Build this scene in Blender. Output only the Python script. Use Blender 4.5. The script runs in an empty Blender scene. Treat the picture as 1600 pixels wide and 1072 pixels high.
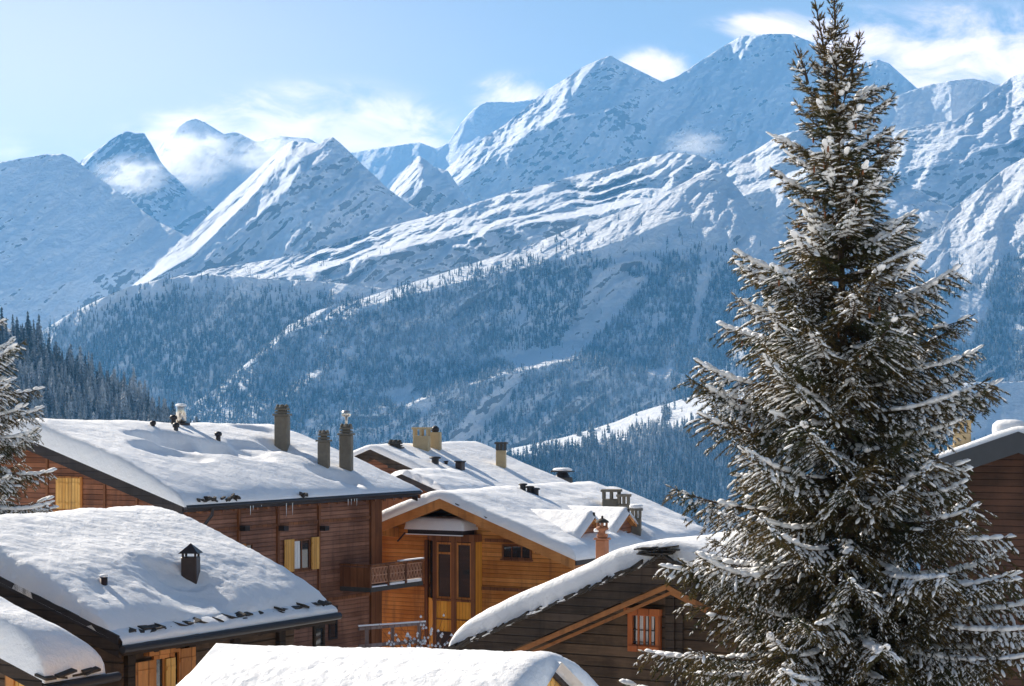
import bpy, bmesh, math, random
import numpy as np
from mathutils import Vector, Matrix

random.seed(7)
RNG = np.random.default_rng(11)
R = math.radians
C = bpy.context.scene.collection
F = 3200.0          # focal length in photo pixels (1600 wide)
HOR = 640.0         # horizon row of the photo

def P(px, py, D):
    """world point that the photo shows at pixel (px,py), D metres ahead"""
    return np.array([(px - 800.0) / F * D, D, (HOR - py) / F * D])

# ------------------------------------------------------------------ camera, sun, sky
cam = bpy.data.cameras.new('camera')
cam.sensor_width = 36.0
cam.lens = F / 1600.0 * 36.0
cam.shift_y = (HOR - 536.0) / 1600.0
cam.clip_start = 0.5
cam.clip_end = 60000.0
camo = bpy.data.objects.new('camera', cam)
C.objects.link(camo)
camo.location = (0, 0, 0)
camo.rotation_euler = (R(90), 0, 0)
sc = bpy.context.scene
sc.camera = camo
sc.view_settings.view_transform = 'Standard'
sc.view_settings.look = 'None'
sc.view_settings.gamma = 1.0
sc.view_settings.use_curve_mapping = False
sc.view_settings.exposure = 1.07
sc.cycles.use_denoising = True
sc.cycles.max_bounces = 6
sc.cycles.diffuse_bounces = 4
sc.cycles.volume_bounces = 2
sc.cycles.caustics_reflective = False
sc.cycles.caustics_refractive = False

SUN_EL, SUN_AZ = 31.0, -44.0        # azimuth from the view axis, left is negative
sdir = Vector((math.sin(R(SUN_AZ)) * math.cos(R(SUN_EL)), math.cos(R(SUN_AZ)) * math.cos(R(SUN_EL)), math.sin(R(SUN_EL))))
sl = bpy.data.lights.new('sun', 'SUN')
sl.energy = 5.0
sl.angle = R(0.53)
sl.color = (1.0, 0.90, 0.76)
so = bpy.data.objects.new('sun', sl)
C.objects.link(so)
so.rotation_euler = sdir.to_track_quat('Z', 'Y').to_euler()

def nn(nt, t, **kw):
    n = nt.nodes.new(t)
    for k, v in kw.items():
        if k in n.inputs: n.inputs[k].default_value = v
        else: setattr(n, k, v)
    return n

def math_n(nt, op, a, b=None, clamp=False):
    n = nt.nodes.new('ShaderNodeMath'); n.operation = op; n.use_clamp = clamp
    for i, v in enumerate((a, b)):
        if v is None: continue
        if isinstance(v, (int, float)): n.inputs[i].default_value = v
        else: nt.links.new(v, n.inputs[i])
    return n.outputs[0]

def mix_n(nt, fac, a, b):
    n = nt.nodes.new('ShaderNodeMix'); n.data_type = 'RGBA'
    for s, v in ((n.inputs['Factor'], fac), (n.inputs['A'], a), (n.inputs['B'], b)):
        if isinstance(v, (int, float)): s.default_value = v
        elif isinstance(v, tuple): s.default_value = v + (1,) if len(v) == 3 else v
        else: nt.links.new(v, s)
    # the Mix node has several sockets called A and B: pick the colour ones
    return n.outputs['Result'] if n.outputs['Result'].type == 'RGBA' else [o for o in n.outputs if o.type == 'RGBA'][0]

def mixc(nt, fac, a, b):
    n = nt.nodes.new('ShaderNodeMix'); n.data_type = 'RGBA'
    ins = {('F'): n.inputs[0], ('A'): n.inputs[6], ('B'): n.inputs[7]}
    for k, v in (('F', fac), ('A', a), ('B', b)):
        s = ins[k]
        if isinstance(v, (int, float)): s.default_value = v
        elif isinstance(v, tuple): s.default_value = v + (1,) if len(v) == 3 else v
        else: nt.links.new(v, s)
    return n.outputs[2]

def ramp(nt, v, a, b):
    n = nt.nodes.new('ShaderNodeMapRange'); n.interpolation_type = 'SMOOTHSTEP'
    n.inputs['From Min'].default_value = a; n.inputs['From Max'].default_value = b
    nt.links.new(v, n.inputs['Value'])
    return n.outputs['Result']

world = bpy.data.worlds.new('World')
sc.world = world
world.use_nodes = True
wt = world.node_tree
bgn = wt.nodes['Background']
sky = wt.nodes.new('ShaderNodeTexSky')
sky.sky_type = 'NISHITA'
sky.sun_disc = False
sky.sun_elevation = R(SUN_EL)
sky.sun_rotation = R(SUN_AZ)
sky.altitude = 1800.0
sky.air_density = 1.0
sky.dust_density = 1.3
sky.ozone_density = 2.0
SKY_STRENGTH = 0.072
bgn.inputs['Strength'].default_value = SKY_STRENGTH
# clouds: soft blown-snow banks that stand behind the summits, laid out by direction
tc = nn(wt, 'ShaderNodeTexCoord')
def cloud_bank(px, py, rx, ry, soft):
    d = Vector(((px - 800) / F, 1.0, (HOR - py) / F)).normalized()
    sub = nn(wt, 'ShaderNodeVectorMath', operation='SUBTRACT')
    wt.links.new(tc.outputs['Generated'], sub.inputs[0]); sub.inputs[1].default_value = d
    mul = nn(wt, 'ShaderNodeVectorMath', operation='MULTIPLY')
    wt.links.new(sub.outputs[0], mul.inputs[0]); mul.inputs[1].default_value = (F / rx, 2.0, F / ry)
    ln = nn(wt, 'ShaderNodeVectorMath', operation='LENGTH')
    wt.links.new(mul.outputs[0], ln.inputs[0])
    return ramp(wt, ln.outputs['Value'], 1.0, soft)
mp = nn(wt, 'ShaderNodeMapping')
wt.links.new(tc.outputs['Generated'], mp.inputs['Vector'])
mp.inputs['Scale'].default_value = (16, 16, 34)
mp.inputs['Rotation'].default_value = (0, R(20), 0)
nz = nn(wt, 'ShaderNodeTexNoise'); nz.inputs['Scale'].default_value = 1.6; nz.inputs['Detail'].default_value = 9; nz.inputs['Roughness'].default_value = 0.62
nz.inputs['Distortion'].default_value = 0.5
wt.links.new(mp.outputs[0], nz.inputs['Vector'])
CLOUDS = [(330, 215, 200, 62, 0.0), (430, 225, 200, 70, -.3), (500, 205, 290, 105, 0.0), (640, 225, 150, 70, -.3), (815, 150, 110, 50, 0.0), (1030, 108, 120, 48, 0.0),
          (1190, 48, 130, 42, 0.0), (1480, 100, 330, 120, 0.0), (1640, 110, 260, 100, 0.0), (1330, 70, 180, 75, 0.0), (60, 235, 330, 70, -1.6)]
acc = None
for c in CLOUDS:
    v = cloud_bank(*c)
    acc = v if acc is None else math_n(wt, 'MAXIMUM', acc, v)
wisp = math_n(wt, 'MULTIPLY', math_n(wt, 'SUBTRACT', nz.outputs['Fac'], 0.52), 3.2)
amp = math_n(wt, 'ADD', acc, math_n(wt, 'MULTIPLY', wisp, ramp(wt, acc, 0.0, 0.35)))
cf = math_n(wt, 'MULTIPLY', ramp(wt, amp, -0.05, 1.25), 0.95)
CLOUD_COL = (13.2, 10.6, 9.8)
hs = nn(wt, 'ShaderNodeHueSaturation'); hs.inputs['Saturation'].default_value = 0.90; hs.inputs['Value'].default_value = 0.90; hs.inputs['Hue'].default_value = 0.512
wt.links.new(sky.outputs[0], hs.inputs['Color'])
glow = math_n(wt, 'MULTIPLY', cloud_bank(-150, 200, 1250, 520, 0.0), 0.92)      # bright thin veil towards the sun
tone = nn(wt, 'ShaderNodeVectorMath', operation='MULTIPLY'); wt.links.new(hs.outputs[0], tone.inputs[0]); tone.inputs[1].default_value = (0.91, 0.835, 0.69)
veil = mixc(wt, glow, tone.outputs[0], (7.9, 6.8, 6.4))
skyc = mixc(wt, cf, veil, CLOUD_COL)
wt.links.new(skyc, bgn.inputs['Color'])

# ------------------------------------------------------------------ numpy noise
_perm = RNG.permutation(512)
_perm = np.concatenate([_perm, _perm, _perm])
_g = RNG.normal(size=(512, 3)); _g /= np.linalg.norm(_g, axis=1)[:, None]
def perlin(x, y, z):
    x, y, z = np.broadcast_arrays(np.asarray(x, float), np.asarray(y, float), np.asarray(z, float))
    xi, yi, zi = np.floor(x).astype(int), np.floor(y).astype(int), np.floor(z).astype(int)
    xf, yf, zf = x - xi, y - yi, z - zi
    u, v, w = (t * t * t * (t * (t * 6 - 15) + 10) for t in (xf, yf, zf))
    def gr(dx, dy, dz):
        h = _perm[(_perm[(_perm[(xi + dx) & 511] + yi + dy) & 511] + zi + dz) & 511]
        g = _g[h]
        return g[..., 0] * (xf - dx) + g[..., 1] * (yf - dy) + g[..., 2] * (zf - dz)
    l = lambda a, b, t: a + t * (b - a)
    return l(l(l(gr(0,0,0), gr(1,0,0), u), l(gr(0,1,0), gr(1,1,0), u), v),
             l(l(gr(0,0,1), gr(1,0,1), u), l(gr(0,1,1), gr(1,1,1), u), v), w) * 1.5
def fbm(x, y, z, o=4, lac=2.03, gain=0.5):
    s, a, n = 0, 1.0, 0
    for i in range(o):
        s = s + a * perlin(x + 17.3 * i, y - 5.1 * i, z + 3.7 * i); n += a
        x, y, z, a = x * lac, y * lac, z * lac, a * gain
    return s / n
def ridged(x, y, z, o=4, lac=2.03, gain=0.5):
    s, a, n = 0, 1.0, 0
    for i in range(o):
        s = s + a * (1 - 2 * np.abs(perlin(x + 11.3 * i, y + 7.9 * i, z - 2.7 * i))); n += a
        x, y, z, a = x * lac, y * lac, z * lac, a * gain
    return s / n

# ------------------------------------------------------------------ mesh helpers
def np_mesh(name, verts, faces, mats, smooth=False, attrs=None, mat_idx=None):
    """verts (n,3); faces: (m,k) array or list of such arrays"""
    if not isinstance(faces, (list, tuple)): faces = [faces]
    me = bpy.data.meshes.new(name)
    verts = np.ascontiguousarray(verts, dtype=np.float32)
    me.vertices.add(len(verts)); me.vertices.foreach_set('co', verts.ravel())
    loops = np.concatenate([f.ravel() for f in faces]).astype(np.int32)
    tot = np.concatenate([np.full(len(f), f.shape[1]) for f in faces]).astype(np.int32)
    st = np.concatenate([[0], np.cumsum(tot)[:-1]]).astype(np.int32)
    me.loops.add(len(loops)); me.loops.foreach_set('vertex_index', loops)
    me.polygons.add(len(tot)); me.polygons.foreach_set('loop_start', st)
    try: me.polygons.foreach_set('loop_total', tot)
    except Exception: pass
    me.polygons.foreach_set('use_smooth', np.full(len(tot), smooth))
    for m in (mats if isinstance(mats, (list, tuple)) else [mats]): me.materials.append(m)
    if mat_idx is not None: me.polygons.foreach_set('material_index', np.asarray(mat_idx, dtype=np.int32))
    for k, a in (attrs or {}).items():
        at = me.attributes.new(k, 'FLOAT', 'POINT'); at.data.foreach_set('value', np.asarray(a, dtype=np.float32))
    me.update(calc_edges=True); me.validate()
    return me

def link(name, me, parent=None):
    o = bpy.data.objects.new(name, me); C.objects.link(o)
    if parent is not None: o.parent = parent
    return o

def tag(o, label=None, cat=None, group=None, kind=None):
    if label: o['label'] = label
    if cat: o['category'] = cat
    if group: o['group'] = group
    if kind: o['kind'] = kind
    return o

def grid_faces(nr, nc):
    i = np.arange(nr * nc).reshape(nr, nc)
    return np.stack([i[:-1, :-1], i[:-1, 1:], i[1:, 1:], i[1:, :-1]], -1).reshape(-1, 4)

# ------------------------------------------------------------------ materials
def mat(name):
    m = bpy.data.materials.new(name); m.use_nodes = True
    nt = m.node_tree
    return m, nt, nt.nodes['Principled BSDF']

def attr(nt, name):
    n = nn(nt, 'ShaderNodeAttribute'); n.attribute_name = name
    return n.outputs['Fac']

def noise(nt, vec, scale, detail=4, rough=0.55, dist=0.0):
    n = nn(nt, 'ShaderNodeTexNoise'); n.inputs['Scale'].default_value = scale
    n.inputs['Detail'].default_value = detail; n.inputs['Roughness'].default_value = rough
    n.inputs['Distortion'].default_value = dist
    if vec is not None: nt.links.new(vec, n.inputs['Vector'])
    return n.outputs['Fac']

def mapping(nt, vec, scale=(1, 1, 1), rot=(0, 0, 0)):
    n = nn(nt, 'ShaderNodeMapping'); n.inputs['Scale'].default_value = scale; n.inputs['Rotation'].default_value = rot
    nt.links.new(vec, n.inputs['Vector'])
    return n.outputs[0]

def bump(nt, h, strength, dist, bsdf):
    n = nn(nt, 'ShaderNodeBump'); n.inputs['Strength'].default_value = strength; n.inputs['Distance'].default_value = dist
    nt.links.new(h, n.inputs['Height'])
    nt.links.new(n.outputs[0], bsdf.inputs['Normal'])
    return n
# ------------------------------------------------------------------ mountains
def mat_mountain():
    m, nt, b = mat('mountain_snow')
    geo = nn(nt, 'ShaderNodeNewGeometry')
    tcn = nn(nt, 'ShaderNodeTexCoord')
    pos = geo.outputs['Position']
    sep = nn(nt, 'ShaderNodeSeparateXYZ'); nt.links.new(geo.outputs['Normal'], sep.inputs[0])
    n1 = noise(nt, mapping(nt, pos, (0.026, 0.026, 0.040)), 1.0, 9, 0.72)
    n2 = noise(nt, mapping(nt, pos, (0.0022, 0.0022, 0.0022)), 1.0, 4, 0.5)
    steep = math_n(nt, 'SUBTRACT', 1.0, sep.outputs['Z'])
    v = math_n(nt, 'ADD', math_n(nt, 'MULTIPLY', n1, 1.25), math_n(nt, 'MULTIPLY', n2, 0.7))
    v = math_n(nt, 'ADD', v, math_n(nt, 'MULTIPLY', steep, 0.55))
    rk = math_n(nt, 'ADD', v, math_n(nt, 'MULTIPLY', attr(nt, 'rock'), 0.5))
    f = ramp(nt, rk, 1.56, 1.62)
    rockc = mixc(nt, n1, (0.16, 0.165, 0.175), (0.34, 0.34, 0.345))
    col = mixc(nt, f, (0.86, 0.87, 0.89), rockc)
    nt.links.new(col, b.inputs['Base Color'])
    b.inputs['Roughness'].default_value = 0.85
    b.inputs['Specular IOR Level'].default_value = 0.15
    n3 = noise(nt, mapping(nt, pos, (0.045, 0.045, 0.06)), 1.0, 6, 0.7)
    bump(nt, math_n(nt, 'ADD', n1, math_n(nt, 'MULTIPLY', n3, 0.5)), 1.0, 22.0, b)
    return m
M_MTN = mat_mountain()

LAYERS = []
def terrain_layer(name, rows, x0, x1, dx, ns, spur=(0, 300, 0), fine=0.0, jag=0.0, rock=0.0, back=600, obj=True, seed=0.0, warp=0.0, benches=0.0, k=0.62):
    """rows: front (foot) to back (crest); every row is a list of (px, py, D). The sheet is lofted between the
    rows, broken up by spurs and gullies along the depth and falls away behind the crest."""
    X = np.arange(x0, x1 + dx * 0.5, dx, dtype=float)
    py_r = [np.interp(X, [p[0] for p in r], [p[1] for p in r]) for r in rows]
    D_r = [np.interp(X, [p[0] for p in r], [p[2] for p in r]) for r in rows]
    D_r = [D_r[-1] + (d - D_r[-1]) * k for d in D_r]
    PY, DD, W = [], [], []
    for k in range(len(rows) - 1):
        n = ns[k] if isinstance(ns, (list, tuple)) else ns
        for t in np.linspace(0, 1, n, endpoint=(k == len(rows) - 2)):
            PY.append(py_r[k] * (1 - t) + py_r[k + 1] * t); DD.append(D_r[k] * (1 - t) + D_r[k + 1] * t); W.append(k + t)
    PY, DD, W = np.array(PY), np.array(DD), np.array(W)
    crest = np.clip((W / (len(rows) - 1) - 0.75) / 0.25, 0, 1)[:, None]
    XX = np.broadcast_to(X, PY.shape)
    if jag:
        PY = PY + jag * (fbm(XX / 60.0 + seed, PY * 0 + seed, 0, 5) * crest + (1 - crest) * fbm(XX / 90.0 + seed, PY / 60.0, 1.5, 4))
    wx = (XX - 800) / F * DD; wz = (HOR - PY) / F * DD
    A, lam, shear = spur
    if warp:
        q = fbm(wx / (lam * 2.2) + seed, wz / (lam * 2.2), seed, 3) * warp * lam
        wx2, wz2 = wx + q, wz + q * 0.6
    else: wx2, wz2 = wx, wz
    q3 = fbm(wx / 240.0 + seed, wz / 240.0, seed + 8.8, 3); wx3, wz3 = wx + 70 * q3, wz - 50 * q3
    off = 0
    if A:
        off = off - A * ridged((wx2 - shear * wz2) / lam + seed, wz2 / (lam * 2.6), seed + 0.5, 5, 2.1, 0.52)
    if fine:
        ru = 0.35 + 1.1 * np.clip(fbm(wx / 380.0 + seed, wz / 300.0, seed + 3.3, 3) + 0.45, 0, 1.3)
        off = off - fine * ru * (0.85 * ridged((wx3 - shear * 0.8 * wz3) / 90.0 + seed, wz3 / 190.0, seed + 6.2, 4, 2.1, 0.6) + 1.0 * fbm((wx3 - 0.4 * shear * wz3) / 52.0 + seed, wz3 / 44.0, seed + 9.1, 5, 2.0, 0.66))
    if benches:
        bb = fbm(wx / 420.0 + seed, wz / 420.0, 4.4 + seed, 3)
        ph = (wz - 0.42 * wx) / 95.0 + 4.2 * bb + 0.55 * fbm(wx / 120.0, wz / 60.0, seed, 5, 2.1, 0.65)
        saw = ph % 1.0
        off = off + benches * (np.where(saw < 0.35, saw / 0.35, (1 - saw) / 0.65) - 0.5) * (0.15 + 1.9 * np.clip(fbm(wx / 210.0, wz / 110.0, seed + 4, 3) + .3, 0, 1))
    DD2 = DD + off
    x = (XX - 800) / F * DD2; z = (HOR - PY) / F * DD2
    # the back of the sheet
    bx, bD, bz = [], [], []
    for j in range(1, 5):
        bD.append(DD2[-1] + back * j / 4); bx.append((X - 800) / F * bD[-1]); bz.append(z[-1] - back * 0.7 * j / 4)
    fD = DD2[0] - 60; fx = (X - 800) / F * fD
    x = np.vstack([fx, x] + [np.array(bx)]); y = np.vstack([fD, DD2, np.array(bD)]); z = np.vstack([z[0] * 0 - 560, z, np.array(bz)])
    V = np.stack([x, y, z], -1)
    LAYERS.append(dict(PX=XX, PY=PY, V=V[1:PY.shape[0] + 1]))
    me = np_mesh(name, V.reshape(-1, 3), grid_faces(*x.shape), M_MTN, True, {'rock': np.full(x.size, rock)})
    o = link(name, me); tag(o, kind='structure')
    return o

def const(row, dy=0.0, dD=0.0, py=None, D=None):
    return [(a, (b + dy) if py is None else py, (c + dD) if D is None else D) for a, b, c in row]
def line(D, *pts):
    return [(p[0], p[1], D if len(p) == 2 else p[2]) for p in pts]

# far snowfields behind the pyramid
c = line(13500, (400, 260), (540, 240), (585, 232), (620, 228), (655, 222), (680, 231), (700, 224), (720, 193), (740, 170), (760, 160), (800, 159), (850, 152), (900, 150))
terrain_layer('mountain', [const(c, py=360, D=12300), c], 400, 900, 2.5, 70, (120, 500, 0.5), 12, 3, -0.2, seed=1.3)
# rocky summits at the far left, half buried in blown snow
c = line(9800, (40, 330), (100, 300), (128, 247), (160, 226), (185, 213), (200, 208), (212, 212), (225, 209), (236, 226), (250, 252), (262, 268), (300, 300), (340, 330))
terrain_layer('mountain', [const(c, py=400, D=9000), c], 40, 340, 2.0, 110, (130, 260, 0.6), 38, 8, 0.5, seed=2.2)
c = line(11000, (160, 300), (240, 240), (262, 213), (290, 190), (305, 185), (320, 191), (350, 210), (368, 207), (400, 220), (440, 213), (482, 216), (540, 250), (640, 330))
terrain_layer('mountain', [const(c, py=400, D=10200), c], 160, 640, 2.5, 90, (160, 330, 0.6), 20, 5, 0.05, seed=3.1)
# the great double summit
c = [(600, 340, 9800), (640, 318, 9800), (670, 290, 9800), (700, 262, 9900), (730, 236, 9900), (760, 212, 9900), (790, 194, 9900), (820, 171, 9900), (850, 143, 10000), (880, 125, 10000),
     (910, 105, 10000), (940, 92, 10000), (955, 87, 10000), (966, 94, 10050), (1000, 110, 10150), (1035, 128, 10300), (1060, 118, 10500), (1100, 92, 10800), (1140, 68, 11000),
     (1160, 55, 11000), (1190, 53, 11000), (1240, 55, 11000), (1270, 66, 11000), (1310, 90, 11000), (1340, 101, 11000), (1372, 92, 11000), (1390, 100, 11000), (1432, 137, 11000),
     (1500, 175, 11000), (1600, 230, 11000)]
mid = [(600, 345, 9600), (700, 290, 9500), (800, 210, 9550), (870, 168, 9640), (900, 166, 9650), (960, 160, 9640), (1035, 200, 9600), (1100, 190, 9800), (1190, 180, 10100), (1300, 190, 10100), (1430, 200, 10300), (1600, 250, 10500)]
mid2 = [(600, 350, 9550), (700, 298, 9300), (800, 224, 9350), (870, 184, 9380), (900, 180, 9400), (960, 168, 9560), (1035, 212, 9500), (1100, 215, 9600), (1190, 220, 9700), (1300, 230, 9800), (1430, 230, 10000), (1600, 270, 10400)]
terrain_layer('mountain', [const(c, py=365, D=8950), mid2, mid, c], 600, 1600, 2.0, [110, 30, 70], (140, 420, 0.55), 38, 4, 0.14, seed=4.7, k=.5, warp=.4)
# small pointed summit in front of it
c = line(8300, (590, 330), (612, 292), (630, 268), (645, 252), (655, 243), (664, 250), (678, 260), (700, 266), (712, 282), (730, 310), (770, 330))
terrain_layer('mountain', [const(c, py=350, D=7850), [(590, 335, 8000), (640, 296, 7900), (660, 285, 7860), (690, 300, 7950), (770, 340, 8000)], c], 590, 770, 2.0, [60, 60], (100, 170, 0.7), 26, 5, 0.18, seed=5.5)
# ridges at the far right
c = line(8800, (1300, 190), (1340, 178), (1400, 151), (1450, 132), (1480, 126), (1520, 123), (1540, 126), (1556, 132), (1600, 132), (1700, 130), (1900, 150))
terrain_layer('mountain', [const(c, py=260, D=8300), c], 1300, 1800, 2.5, 90, (80, 300, 0.4), 20, 3, 0.06, seed=6.1)
c = [(1300, 250, 7300), (1360, 222, 7400), (1400, 205, 7450), (1450, 195, 7500), (1500, 184, 7600), (1520, 166, 7700), (1545, 146, 7800), (1580, 121, 8000), (1600, 110, 8000), (1660, 85, 8000), (1800, 20, 8000), (1900, 0, 8000)]
terrain_layer('mountain', [const(c, py=430, D=6350), [(1300, 300, 6900), (1450, 262, 6900), (1600, 215, 7000), (1900, 160, 7100)], [(1300, 262, 7100), (1450, 236, 7150), (1600, 180, 7300), (1900, 120, 7500)], c], 1300, 1900, 2.5, [90, 50, 60], (105, 330, 0.8), 30, 3, 0.10, seed=7.9, warp=.8, benches=42)
# big shaded slope at the left
c = [(-300, 310, 7500), (-100, 268, 7500), (0, 252, 7500), (40, 246, 7500), (70, 242, 7500), (98, 240, 7500), (112, 246, 7500), (140, 268, 7450), (180, 297, 7350), (205, 314, 7300), (222, 330, 7250), (245, 346, 7200), (300, 372, 7100), (400, 420, 7000)]
terrain_layer('mountain', [const(c, py=530, D=6950), [(-300, 455, 7080), (0, 452, 7080), (100, 440, 7080), (200, 420, 6960), (300, 412, 6850), (400, 440, 6750)], c], -300, 400, 2.5, [60, 120], (85, 420, 0.8), 18, 4, 0.06, seed=8.3, k=.8)
# pyramid
c = [(120, 520, 6300), (190, 460, 6500), (240, 420, 6750), (300, 362, 7200), (350, 312, 7400), (400, 266, 7500), (440, 231, 7400), (456, 220, 7300), (470, 222, 7250), (500, 225, 7200), (508, 217, 7200), (520, 214, 7200), (532, 224, 7200),
     (560, 251, 7200), (600, 290, 7200), (640, 318, 7200), (660, 330, 7200), (720, 360, 7150), (800, 400, 7100)]
m1 = [(120, 522, 6200), (190, 470, 6150), (240, 436, 6250), (300, 400, 6500), (350, 352, 6700), (400, 300, 6850), (440, 250, 6950), (456, 240, 6970), (500, 262, 6950), (560, 300, 6980), (640, 345, 6980), (800, 410, 7000)]
terrain_layer('mountain', [const(m1, py=570, D=6000), m1, c], 120, 800, 2.0, [120, 50], (110, 260, 0.75), 26, 4, 0.15, seed=9.4, warp=0.6)
# long ridge in the middle, stepped
c = [(80, 540, 5400), (150, 486, 5500), (230, 440, 5600), (330, 420, 5800), (410, 408, 5900), (480, 393, 6000), (560, 368, 6100), (640, 345, 6200), (720, 325, 6300), (800, 299, 6400), (850, 288, 6400), (900, 275, 6500), (960, 261, 6500), (1000, 248, 6500),
     (1050, 237, 6500), (1090, 244, 6450), (1130, 258, 6400), (1180, 235, 6500), (1220, 210, 6500), (1260, 200, 6500), (1330, 240, 6400), (1500, 330, 6300)]
m1 = [(80, 545, 5300), (230, 452, 5420), (330, 440, 5500), (480, 418, 5650), (640, 372, 5800), (800, 340, 5950), (900, 330, 5980), (1000, 300, 6000), (1130, 300, 6000), (1260, 260, 6050), (1500, 350, 6000)]
m2 = [(80, 548, 5260), (230, 458, 5300), (330, 450, 5250), (480, 428, 5300), (640, 385, 5420), (800, 352, 5600), (900, 341, 5640), (1000, 318, 5700), (1130, 315, 5750), (1260, 280, 5800), (1500, 360, 5800)]
terrain_layer('mountain', [const(m2, dy=170, dD=-420), m2, m1, c], 80, 1500, 2.0, [90, 24, 60], (70, 210, 1.1), 36, 3, 0.08, seed=10.2, warp=1.3, benches=58)
# dark wooded knoll
c = line(4800, (-60, 640), (0, 575), (70, 515), (110, 490), (160, 466), (200, 448), (250, 437), (310, 430), (380, 432), (440, 437), (500, 440), (600, 450), (700, 470), (800, 500))
terrain_layer('mountain', [const(c, py=720, D=4300), c], -60, 800, 2.5, 110, (50, 230, 0.5), 12, 2, -0.2, seed=11.7)
# the main wooded mountainside and its open alp
c = [(240, 700, 4200), (262, 668, 4250), (290, 640, 4300), (350, 598, 4350), (400, 556, 4400), (450, 508, 4500), (500, 484, 4550), (560, 468, 4600), (620, 449, 4700), (700, 424, 4800), (760, 404, 4850), (830, 383, 4900), (900, 354, 5000), (960, 334, 5050),
     (1000, 320, 5100), (1050, 296, 5150), (1085, 276, 5200), (1115, 263, 5250), (1130, 268, 5250), (1150, 290, 5200), (1180, 330, 5100), (1230, 372, 5050), (1300, 400, 5000), (1380, 402, 5050), (1430, 386, 5150), (1470, 360, 5250), (1482, 332, 5350), (1500, 318, 5400), (1540, 288, 5450),
     (1570, 264, 5500), (1600, 247, 5500), (1700, 205, 5500), (1900, 150, 5500)]
m3 = [(240, 704, 4150), (350, 606, 4300), (450, 520, 4380), (560, 482, 4450), (700, 446, 4550), (830, 416, 4620), (960, 380, 4700), (1050, 345, 4800), (1115, 330, 4850), (1180, 372, 4800), (1300, 450, 4700), (1430, 430, 4760), (1500, 415, 4800), (1600, 400, 4800), (1900, 330, 4800)]
b2 = [(240, 740, 3850), (500, 640, 3960), (640, 618, 4060), (780, 566, 4290), (900, 530, 4440), (1040, 575, 4080), (1150, 560, 4050), (1300, 560, 4000), (1600, 560, 4000), (1900, 560, 4000)]
b1 = [(240, 746, 3830), (500, 648, 3930), (640, 632, 3900), (780, 588, 3960), (900, 562, 4020), (1040, 590, 4000), (1150, 572, 4000), (1300, 572, 3960), (1600, 570, 3960), (1900, 570, 3960)]
terrain_layer('mountain', [const(b1, py=860, D=3600), b1, b2, m3, c], 240, 1900, 2.0, [110, 14, 70, 80], (52, 190, 0.9), 20, 2.5, -0.06, seed=12.6, warp=1.0, benches=20)
# near shelf with the sunlit meadow
c = [(640, 800, 3250), (740, 730, 3250), (800, 700, 3280), (880, 684, 3330), (960, 660, 3400), (1000, 643, 3450), (1060, 626, 3500), (1110, 612, 3550), (1200, 602, 3600), (1400, 600, 3700), (1530, 598, 3700), (1600, 596, 3700), (1900, 590, 3700)]
b1 = [(640, 805, 3050), (740, 738, 3050), (800, 712, 3050), (880, 702, 3050), (960, 692, 3050), (1000, 683, 3050), (1060, 668, 3060), (1110, 650, 3080), (1200, 650, 3080), (1400, 690, 3560), (1600, 690, 3600), (1900, 680, 3600)]
terrain_layer('mountain', [const(b1, dy=170, dD=-160), b1, c], 640, 1900, 2.5, [70, 40], (22, 120, 0.4), 5, 2, -0.4, seed=13.8, k=1)
# dark wooded hill close by on the left
c = [(-500, 250, 1500), (-100, 452, 1500), (0, 505, 1480), (60, 540, 1470), (130, 585, 1450), (200, 620, 1430), (260, 660, 1400), (330, 715, 1380), (460, 800, 1350)]
o = terrain_layer('mountain', [const(c, py=900, D=1000), c], -500, 460, 4, 70, (14, 80, 0.3), 3, 2, -0.4, seed=14.1, k=1)
o.name = 'hill'
# ------------------------------------------------------------------ village ground, falling away into the valley and out under the mountains
gy = np.concatenate([np.linspace(-60, 160, 90), np.linspace(170, 3000, 60), np.geomspace(3100, 30000, 30)])
gx = np.concatenate([-np.geomspace(30000, 130, 40), np.linspace(-120, 120, 90), np.geomspace(130, 30000, 40)])
GX, GY = np.meshgrid(gx, gy)
def ground_z(x, y):
    base = -9.2 - 0.02 * np.clip(y, 0, 120) + 2.2 * np.clip((38 - y) / 60, -0.5, 1)
    t = np.clip((y - 118) / 900.0, 0, 1)
    t2 = np.clip((np.abs(x) - 90) / 1500.0, 0, 1)
    z = base - 330 * (t * t * (3 - 2 * t)) - 20 * t2
    return z + 0.25 * fbm(x / 9.0, y / 9.0, 2.2, 3)
GZ = ground_z(GX, GY)
mg, nt, b = mat('ground_snow')
geo = nn(nt, 'ShaderNodeNewGeometry')
n1 = noise(nt, geo.outputs['Position'], 0.8, 5)
nt.links.new(mixc(nt, n1, (0.80, 0.82, 0.85), (0.88, 0.89, 0.90)), b.inputs['Base Color'])
b.inputs['Roughness'].default_value = 0.8
bump(nt, n1, 0.4, 0.3, b)
o = link('ground', np_mesh('ground', np.stack([GX, GY, GZ], -1).reshape(-1, 3), grid_faces(*GX.shape), mg, True))
tag(o, kind='structure')
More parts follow.
